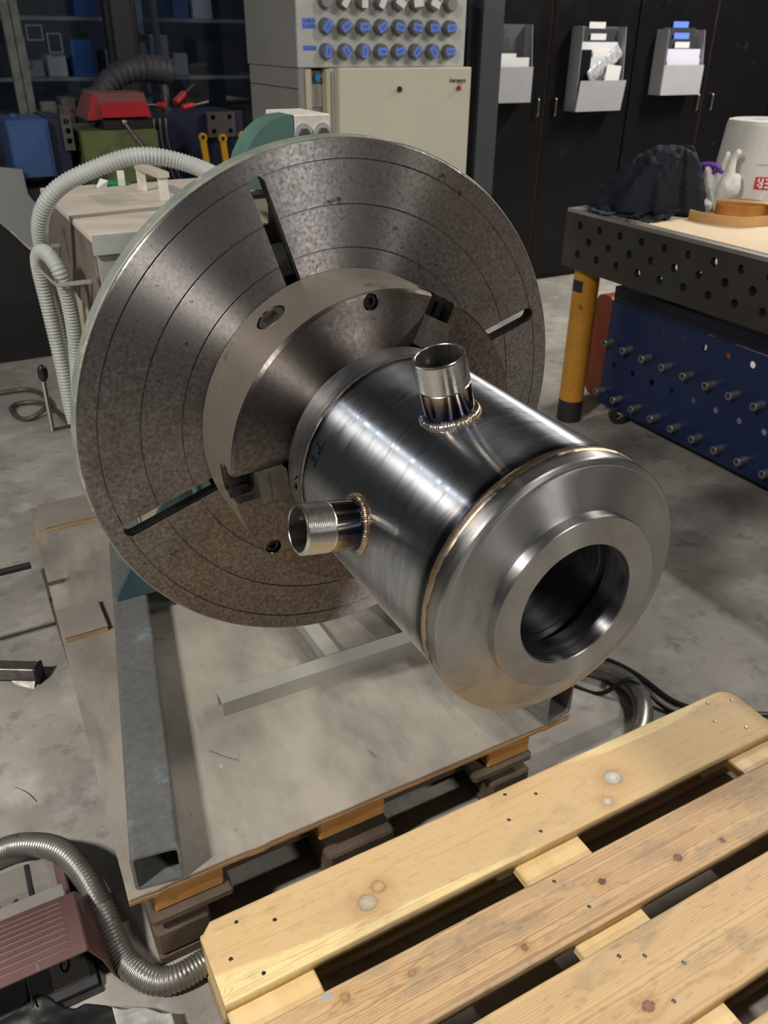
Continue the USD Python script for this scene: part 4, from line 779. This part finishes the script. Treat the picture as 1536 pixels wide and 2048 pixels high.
K['folderdark'] = flat('dark_folder', (.035, .037, .045), .5)
folder(2.98, 3.16, 1.462, LY-.030, 3.02, 3.135, 'label', 'dark folder with blue tab beside the steel column, rearmost')
for i, (x1, z1) in enumerate(((3.19, 1.42), (3.205, 1.37))): leaf('folder', 2.98, x1, 1.105, z1, LY-.045-.012*i, K['column'], ['dark grey sheet stepping down behind the cards beside the steel column', 'lowest dark grey sheet behind the cards beside the steel column'][i], 'folder')
leaf('index_card', 3.04, 3.215, 1.105, 1.345, LY-.085, K['white'], 'white index card behind the papers beside the steel column', 'card')
leaf('paper_sheet', 2.99, 3.298, 1.105, 1.325, LY-.10, K['paper'], 'white papers in the pocket beside the steel column', 'paper')
pocket(3.655, 4.020, 1.035, 1.486, 1.203, 'grey file pocket with sloping tray and a clear bag, middle of the three', -.02)
folder(3.70, 4.0, 1.475, LY-.030, 3.775, 3.90, 'white', 'rearmost dark folder with white tab in the middle file pocket')
folder(3.70, 4.0, 1.415, LY-.042, 3.785, 3.905, 'paper', 'second dark folder with white tab in the middle file pocket')
leaf('paper_sheet', 3.70, 4.0, 1.05, 1.405, LY-.052, K['paper'], 'white papers at the back of the middle file pocket', 'paper')
folder(3.71, 3.99, 1.325, LY-.062, 3.80, 3.93, 'white', 'front dark folder with thin white tab in the middle file pocket', 'binwhite')
leaf('black_film', 3.70, 3.785, 1.05, 1.365, LY-.068, K['blackgloss'], 'glossy black film at the left inside the middle file pocket', 'film')
leaf('black_film', 3.93, 4.005, 1.05, 1.30, LY-.070, K['blackgloss'], 'glossy black film at the right inside the middle file pocket', 'film')
cb_ = sweep(spline([(3.76, LY-.094, 1.215), (3.82, LY-.09, 1.25), (3.89, LY-.087, 1.29), (3.95, LY-.085, 1.33), (3.99, LY-.084, 1.365)], .01), ring(1, 14)*np.array([.009, .040]))
v = cb_.vertices; v += (noise(v*70, 5)[:, None]-.5)*.010
solo('plastic_bag', cb_, mat('clear_bag', (.60, .61, .62), (.30, .31, .33), 26, .18, bump=.8, bscale=60), 'crumpled clear plastic bag in the middle file pocket', 'bag', smooth=True)
leaf('index_card', 3.86, 3.975, 1.06, 1.285, LY-.108, K['white'], 'blank white card in front of the bag in the middle file pocket', 'card', rot=6)
pocket(4.335, 4.685, 1.112, 1.478, 1.282, 'grey file pocket with lilac papers, right of the three')
folder(4.38, 4.66, 1.487, LY-.030, 4.455, 4.585, 'label', 'rear dark folder with upper blue tab in the right file pocket')
folder(4.38, 4.66, 1.425, LY-.045, 4.46, 4.59, 'label', 'dark folder with lower blue tab in the right file pocket')
folder(4.38, 4.66, 1.375, LY-.060, 4.465, 4.59, 'white', 'dark folder with white tab above the lilac papers')
leaf('paper_sheet', 4.39, 4.675, 1.125, 1.37, LY-.080, K['lilac'], 'taller lilac papers in the right file pocket', 'paper')
leaf('paper_sheet', 4.385, 4.668, 1.125, 1.317, LY-.095, K['lilac'], 'shorter lilac papers in the right file pocket', 'paper')
# steel column
co = thing('steel_column', 'dark painted steel H column standing in front of the lockers', 'column', (2.51, 3.66, 0))
obj('flange', B(2.45, 2.565, 3.60, 3.61, .012, 4.4, .001), K['column'], co); obj('flange', B(2.45, 2.565, 3.71, 3.72, .012, 4.4, .001), K['column'], co)
obj('web', B(2.503, 2.512, 3.6105, 3.7095, .012, 4.4, .001), K['column'], co); obj('base_plate', B(2.41, 2.605, 3.56, 3.76, 0, .0118, .001), K['column'], co)
# ================================================================== CONTROL CABINET
cc = thing('control_cabinet', 'cream enamel control cabinet with a plain door behind the faceplate', 'control cabinet', (1.75, 3.45, 0))
obj('body', B(1.392, 2.10, 3.335, 3.72, .08, 1.3175, .003), K['cream'], cc)
obj('side_panel', B(1.362, 1.388, 3.20, 3.72, .08, 1.316, .003), K['sidegrey'], cc, 'side panel with shade painted into its grey')
obj('side_panel_top', B(1.3605, 1.3618, 3.205, 3.715, 1.246, 1.249, .0004), K['black'], cc, 'dark seam line')
obj('post', B(1.3885, 1.412, 3.192, 3.24, .08, 1.314, .002), K['beige'], cc); obj('post', B(1.474, 1.49, 3.192, 3.24, .08, 1.314, .002), K['beige'], cc)
obj('recess_panel', B(1.412, 1.474, 3.245, 3.3345, .08, 1.18, .001), K['panelgrey'], cc); obj('switch_panel', B(1.413, 1.473, 3.238, 3.3345, 1.2655, 1.308, .001), K['sidegrey'], cc); obj('switch_panel', B(1.413, 1.473, 3.24, 3.3345, 1.182, 1.2635, .001), K['panelgrey'], cc)
obj('blue_button', rod((1.449, 3.2375, 1.284), (1.449, 3.215, 1.284), .0125, 24), K['bluebtn'], cc, 'bright blue round button')
dr = obj('door', B(1.513, 2.112, 3.165, 3.33, .10, 1.3174, .004), K['cream'], cc, 'large plain cream door')
obj('door_frame', B(1.4905, 1.5122, 3.205, 3.33, .08, 1.3174, .003), K['panelgrey'], cc)
obj('lock', rod((1.775, 3.1648, 1.243), (1.775, 3.158, 1.243), .0105, 24), K['black'], dr, 'round black lock')
obj('indicator_lamp', rod((2.05, 3.1648, 1.243), (2.05, 3.156, 1.243), .0095, 24), K['red'], dr, 'dark red round lamp')
def text(s, h, x, y, z, depth=.0006, bold=True):
    t = meshkit.text_mesh(s, h, depth, bold); v = t.vertices.copy(); t.vertices = np.stack([v[:, 0]+x, y-v[:, 2], v[:, 1]+z], 1); 
    if t.volume < 0: t.invert()
    return t
obj('lettering', text('Heraeus', .0145, 2.006, 3.1648, 1.263), K['inkblack'], dr, 'small black maker lettering'); obj('lettering', text('ELECTRO', .004, 2.046, 3.1648, 1.2565), K['pocketside'], dr)
kp = thing('knob_panel', 'grey panel box with rows of round dial knobs on the control cabinet', 'control panel', (1.74, 3.45, 1.3178))
obj('housing', B(1.362, 2.095, 3.20, 3.725, 1.3178, 1.70, .003), K['panelgrey'], kp)
obj('side_cover', B(1.3585, 1.3618, 3.2, 3.725, 1.319, 1.69, .001), K['sidegrey'], kp)  # thin darker sheet, the side's shade painted into its colour
for s, z, w in (('1.4576', 1.4615, .052), ('1.4430', 1.444, .052), ('1.4316', 1.374, .054)):
    t = obj('label_tape', B(1.384, 1.384+w, 3.1988, 3.1998, z, z+.0165, .0002), K['label'], kp, 'blue label tape'); obj('lettering', text(s, .0105, 1.3875, 3.1987, z+.003, .0003), K['ink'], t)
obj('label_tape', B(1.386, 1.42, 3.1988, 3.1998, 1.541, 1.556, .0002), K['white'], kp)
rows = [(1.533, [None, 60, 88, 65, -30, 8, -22, None]), (1.453, [50, 35, 5, 35, -15, -12, 3, 5]), (1.372, [85, -55, 90, 0, 15, 48, -52, 2])]
for z, an in rows:
    for i, a in enumerate(an):
        x = 1.474+.0765*i; kn = obj('knob', rod((x, 3.1995, z), (x, 3.168, z), .0272, 32, .003, .0245), K['knobgrey'], kp)
        if a is None: obj('knob_cap', rod((x, 3.1678, z), (x, 3.1665, z), .022, 28, .0003), K['knobface'], kn); continue
        obj('knob_cap', rod((x, 3.1678, z), (x, 3.1669, z), .0235, 28, .0003), K['knobgrey'], kn)
        m = B(-.0205, .0205, -.0004, .0004, -.0125, .0125, .0001); m.apply_transform(trimesh.transformations.rotation_matrix(math.radians(-a), [0, 1, 0])); m.apply_translation((x, 3.1664, z))
        obj('knob_label', m, K['white'] if z > 1.5 else K['label'], kn, 'white sticker' if z > 1.5 else 'blue sticker')
        if z < 1.5:
            m = cat(B(-.014, .014, -.0003, .0003, .0008, .0034, .0001), B(-.010, .010, -.0003, .0003, -.005, -.0026, .0001)); m.apply_transform(trimesh.transformations.rotation_matrix(math.radians(-a), [0, 1, 0])); m.apply_translation((x, 3.1659, z)); obj('sticker_print', m, K['ink'], kn)
# ================================================================== BACKGROUND MACHINES AT LEFT
mc = thing('cutting_machine', 'olive green cutting machine under a red guard, left background', 'machine', (.93, 4.6, 0))
obj('pedestal', B(.72, 1.16, 4.40, 4.85, 0, .70, .004), K['black'], mc)
obj('body', B(.748, 1.108, 4.36, 4.80, .7005, 1.026, .010), K['olive'], mc, 'olive green body'); obj('cover', B(.86, 1.10, 4.345, 4.3595, .74, .96, .004), K['olive'], mc)
gd = obj('guard', hull(*[(x, y, z) for x0, x1, y, z in ((.838, 1.083, 4.62, 1.18), (.842, 1.084, 4.45, 1.178), (.80, 1.108, 4.45, 1.068), (.80, 1.108, 4.75, 1.068), (.845, 1.08, 4.72, 1.17)) for x in (x0, x1)]), K['guarddust'], mc, 'dusty red guard hood')
obj('guard_front', hull(*[(x, y, z) for x0, x1, y, z in ((.868, 1.088, 4.44, 1.138), (.864, 1.098, 4.405, 1.078), (.868, 1.088, 4.46, 1.135), (.864, 1.098, 4.449, 1.078)) for x in (x0, x1)]), K['guardred'], gd, 'bright red front face')
obj('guard_side', hull(*[(x, y, z) for x, y, z in ((.838, 4.449, 1.176), (.798, 4.445, 1.066), (.850, 4.445, 1.066), (.862, 4.449, 1.165), (.838, 4.444, 1.17), (.80, 4.438, 1.066), (.848, 4.438, 1.066))]), K['guardred'], gd)
obj('jaw_block', B(.862, 1.094, 4.38, 4.60, 1.0265, 1.067, .003), K['black'], mc)
lv = obj('lever', rod((.956, 4.36, 1.055), (1.03, 4.30, .93), .0085, 12), K['bracket'], mc); obj('lever_ball', bsphere((.954, 4.362, 1.060), .014), K['chrome'], lv)
obj('lamp_button', rod((.80, 4.3598, .86), (.80, 4.352, .86), .01, 16), K['white'], mc)
rk = thing('tool_rack', 'dark navy steel rack panel holding stops and clamps, left background', 'rack', (1.1, 4.75, 0))
obj('panel', B(.655, 1.72, 4.86, 4.90, .45, 1.058, .003), K['rackblue'], rk); obj('shelf', B(.72, 1.72, 4.90, 5.3, 1.02, 1.05, .003), K['rackblue'], rk)
obj('leg', B(1.66, 1.70, 4.9, 4.94, 0, 1.0195), K['rackblue'], rk); obj('leg', B(.74, .78, 5.2, 5.24, 0, 1.0195), K['rackblue'], rk)
bx = thing('switch_cabinet', 'mid-blue sheet metal cabinet at the left edge, in front of the rack', 'cabinet', (.5, 4.4, .8))
obj('body', B(.43, .61, 4.36, 4.70, .838, 1.082, .004), K['boxblue'], bx); obj('door', B(.434, .596, 4.35, 4.3595, .842, 1.066, .002), K['boxblue'], bx); obj('back_unit', B(.6105, .70, 4.42, 4.80, .80, 1.085, .004), K['rackblue'], bx)
obj('knob', rod((.478, 4.45, 1.0825), (.478, 4.45, 1.104), .014, 20), K['boxblue'], bx, 'small round blue knob on top')
mk = thing('machine_base', 'light grey sheet metal machine base with black plinth, left edge', 'machine base', (.3, 4.6, 0))
obj('skirt', ext(Polygon([(-.3, .90), (.36, .90), (.455, .885), (.46, .779), (.495, .72), (.475, .60), (.43, .53), (.306, .672), (-.3, 1.1-.2)]).buffer(0), .02, 'y', 4.30), K['skirt'], mk, 'light grey cover')
sk = Polygon([(-.3, .89), (.36, .89), (.455, .872), (.46, .77), (.49, .71), (.42, .515), (.30, .665), (-.3, .665)])
obj('plinth', B(-.3, .71, 4.325, 4.85, 0, .797, .004), K['black'], mk)
def stop(x0, x1, y, z0, z1, holes, label, rot=0.):
    p = mb(x0, x1, y, y+.02, z0, z1)
    for hx, hz in holes: p -= man(rod((hx, y-.05, hz), (hx, y+.06, hz), .0135, 20))
    return solo('stop_bar', p, K['bracket'], label, 'stop bar', 'slotted stop bars on the rack')
stop(.672, .718, 4.39, .945, 1.10, [(.695, 1.068), (.697, 1.028), (.697, .985)], 'grey stop bar with three holes beside the switch cabinet')
stop(.752, .812, 4.83, .99, 1.072, [(.782, 1.036)], 'small grey stop bar with one hole left of the red guard')
stop(1.505, 1.665, 4.83, .93, 1.055, [(1.54, 1.03), (1.635, 1.03), (1.54, .96), (1.635, .96)], 'wide grey stop plate with four holes, right of the rack')
def block(x0, x1, y0, y1, z0, z1, label): solo('steel_block', B(x0, x1, y0, y1, z0, z1, .004), K['bracket'], label, 'steel block', 'steel blocks on the rack')
block(.66, .735, 4.862, 4.899, 1.0585, 1.125, 'grey steel block standing behind the three-hole stop bar'); block(.755, .82, 4.95, 5.08, 1.0505, 1.095, 'low grey steel block between the three-hole bar and the guard'); block(.80, .875, 5.12, 5.25, 1.0505, 1.125, 'taller steel block touching the red guard')
vs = solo('turned_shaft', rod((.70, 4.30, .868), (.78, 4.30, .862), .03, 24), K['bracket'], 'short turned steel shaft jutting out beside the switch cabinet', 'shaft')
def yc(x, z, label):
    t = thing('bar_clamp', label, 'clamp', (x, 4.8, z-.17), 'yellow clamps on the rack')
    e = man(rod((x, 4.79, z), (x, 4.812, z), .024, 24)) - man(rod((x, 4.7, z), (x, 4.9, z), .012, 20)); obj('eye', e, K['clampyellow'], t)
    obj('grip', hull(*[(x+dx, y, zz) for dx, zz in ((-.016, z-.02), (.016, z-.02), (-.004, z-.17), (.028, z-.17)) for y in (4.79, 4.812)]), K['clampyellow'], t)
yc(1.462, .935, 'yellow clamp leftmost of three, beside the blue rack panel'); yc(1.575, .925, 'yellow clamp middle of three, below the four-hole plate'); yc(1.69, .935, 'yellow clamp rightmost of three, next to the faceplate')
for i, (p, q, lb) in enumerate([((1.37, 4.945, 1.10), (1.44, 5.0, 1.14), 'red handled tool lying uppermost on the rack'), ((1.40, 4.93, 1.075), (1.47, 4.95, 1.085), 'red handled tool lying lowest on the rack'), ((1.30, 4.90, 1.09), (1.27, 4.93, 1.09), 'red tool knob left of the other red tools')]):
    t = thing('hand_tool', lb, 'hand tool', tuple(p), 'red hand tools on the rack'); obj('grip', rod(p, q, .018, 16), K['clampred'], t); d = np.array(q)-np.array(p); d /= np.linalg.norm(d)
    obj('shank', rod(np.array(q)+d*.0005, np.array(q)+d*.10, .008, 12), K['chrome'], t)
dk = [(.90, 5.02, 1.12), (.96, 5.02, 1.13), (1.04, 5.02, 1.195), (1.13, 5.02, 1.245), (1.23, 5.02, 1.262), (1.33, 5.02, 1.255), (1.385, 5.02, 1.24)]
P = spline(dk, .006); s = 1+.10*(fbm(np.stack([np.arange(len(P))*.17]*3, 1), 3, 4)-.5)+.08*np.sin(np.arange(len(P))*1.1)*noise(np.stack([np.arange(len(P))*.1]*3, 1), 8)
du = thing('extraction_duct', 'thick wrinkled dark extraction duct arching behind the red guard', 'duct', (1.2, 5.02, 1.05))
obj('hose', sweep(P, ring(.062, 24), scale=s*np.linspace(.8, 1.12, len(P))), K['duct'], du, smooth=True); obj('nozzle_stand', rod((1.34, 5.02, 1.0505), (1.345, 5.02, 1.19), .022, 16), K['chrome'], du)
coil = [tube([(1.15+.032*k, 4.84, 1.03), (1.14+.032*k, 4.82, .95), (1.16+.032*k, 4.82, .82), (1.19+.032*k, 4.82, .72)], .007, 8, .03) for k in range(5)]
for k, c in enumerate(coil): solo('steel_wire_loop', c, K['bracket'], ['hanging wire loop nearest the green machine', 'second hanging wire loop right of the green machine', 'third hanging wire loop right of the green machine', 'fourth hanging wire loop right of the green machine', 'hanging wire loop farthest from the green machine'][k], 'wire loop', 'wire loops hanging on the rack', smooth=True)
gb = thing('green_connector', 'small green plastic connector with white tags at the rear edge of the galvanised box', 'connector', (.53, 2.70, 1.0295))
obj('body', B(.498, .575, 2.665, 2.72, 1.0293, 1.040, .004), K['pcb'], gb); obj('tag', B(.540, .560, 2.655, 2.664, 1.0293, 1.072, .001), K['white'], gb, 'white tag'); obj('tag', hull((.475, 2.65, 1.0293), (.505, 2.66, 1.0293), (.51, 2.65, 1.048), (.49, 2.66, 1.054), (.475, 2.655, 1.034), (.505, 2.663, 1.036)), K['white'], gb); obj('lead', tube([(.575, 2.69, 1.035), (.63, 2.70, 1.034), (.68, 2.70, 1.034)], .004, 6), K['cable'], gb)
po = thing('steel_post', 'rough grey-green steel post in front of the window at left', 'post', (.64, 5.3, 0))
obj('shaft', B(.605, .648, 5.28, 5.32, .012, 4.39, .002), K['pole'], po); obj('shaft', B(.652, .692, 5.28, 5.32, .012, 4.39, .002), K['pole'], po); obj('foot', B(.57, .72, 5.24, 5.36, 0, .0118, .001), K['pole'], po)
# ------------------------------------------------------------------ shelves in the room beyond the glass
SY = 6.5
sf = thing('shelf_unit', 'metal shelving in the room behind the left window', 'shelf', (1.1, SY+.2, 0)); sg = thing('shelf_unit', 'metal shelving in the room behind the right window', 'shelf', (2.3, SY+.2, 0))
for n_, xa, xb in ((sf, .45, 1.55), (sg, 1.72, 2.95)):
    for x in (xa, xb):
        for y in (SY, SY+.42): obj('upright', B(x-.02, x+.02, y-.02, y+.02, 0, 2.2, .001), K['shelf'], n_)
    for z in (.35, .75, 1.17, 1.52, 1.9): obj('shelf_board', B(xa+.0205, xb-.0205, SY-.01, SY+.43, z-.025, z, .001), K['shelf'], n_)
rng = np.random.default_rng(12)
def bin_(x0, x1, z0, h, mt, lab, y=SY+.02): solo('storage_box', B(x0, x1, y, y+.3, z0+.0005, z0+h, .004), K[mt], lab, 'box', 'boxes on the shelves behind glass')
bin_(1.14, 1.28, 1.17, .22, 'binblue', 'blue box low behind the left window beside white frames'); bin_(.98, 1.10, 1.17, .13, 'binwhite', 'white box left of the blue box behind the left window'); bin_(.62, .82, 1.17, .2, 'bindark', 'dark box behind the post beyond the left window'); bin_(.84, .95, 1.17, .10, 'shelf', 'small grey box behind the left window beside the post'); bin_(1.36, 1.5, 1.17, .16, 'shelf', 'grey box at the right end behind the left window')
bin_(1.20, 1.34, 1.52, .12, 'binblue', 'blue box on the upper shelf behind the left window'); bin_(.70, 1.10, 1.52, .16, 'bindark', 'long dark box on the upper shelf behind the left window')
bin_(1.86, 1.97, 1.52, .11, 'binblue', 'blue box on the upper shelf behind the right window'); bin_(2.0, 2.14, 1.52, .13, 'binwhite', 'white box beside the blue one behind the right window'); bin_(1.74, 1.80, 1.17, .25, 'binwhite', 'tall white box at the left behind the right window'); bin_(1.83, 1.93, 1.17, .14, 'binwhite', 'squat white box on the middle shelf behind the right window'); bin_(2.0, 2.3, 1.17, .22, 'bindark', 'large dark box behind the right window'); bin_(1.86, 2.04, .75, .2, 'binwhite', 'white box on the lower shelf behind the right window'); bin_(2.1, 2.3, .75, .15, 'binblue', 'blue box on the lower shelf behind the right window')
pt_ = thing('potted_plant', 'small leafy plant on the shelf behind the left window', 'plant', (1.24, SY+.15, 1.3925)); rng = np.random.default_rng(3)
lv = []
for k in range(26):
    a, l = rng.random()*2*PI, .04+.05*rng.random(); d = np.array([math.cos(a)*.7, math.sin(a)*.7, .5+rng.random()]); d /= np.linalg.norm(d); s_ = np.cross(d, [0, 0, 1.]); b = np.array([1.24, SY+.15, 1.395])+rng.normal(0, .02, 3)*np.array([1, 1, 0]); n3 = np.cross(s_, d)*.0012
    lv.append(hull(b, b+n3, b+d*l*.5+s_*.012, b+d*l*.5-s_*.012, b+d*l*.5+s_*.012+n3, b+d*l, b+d*l+n3))
obj('foliage', cat(*lv), K['bingreen'], pt_, kind='stuff')
for i, (x, z, w, h, lab) in enumerate([(.99, 1.31, .09, .115, 'square white wire frame leaning in the left window'), (.78, 1.24, .07, .16, 'tall white wire frame near the post in the left window'), (.87, 1.38, .10, .09, 'upper white wire frame in the left window')]):
    f = mb(x, x+w, SY-.05, SY-.042, z, z+h) - mb(x+.008, x+w-.008, SY-.1, SY, z+.008, z+h-.008); solo('picture_frame', f, K['binwhite'], lab, 'frame', 'white frames hung on the shelves')
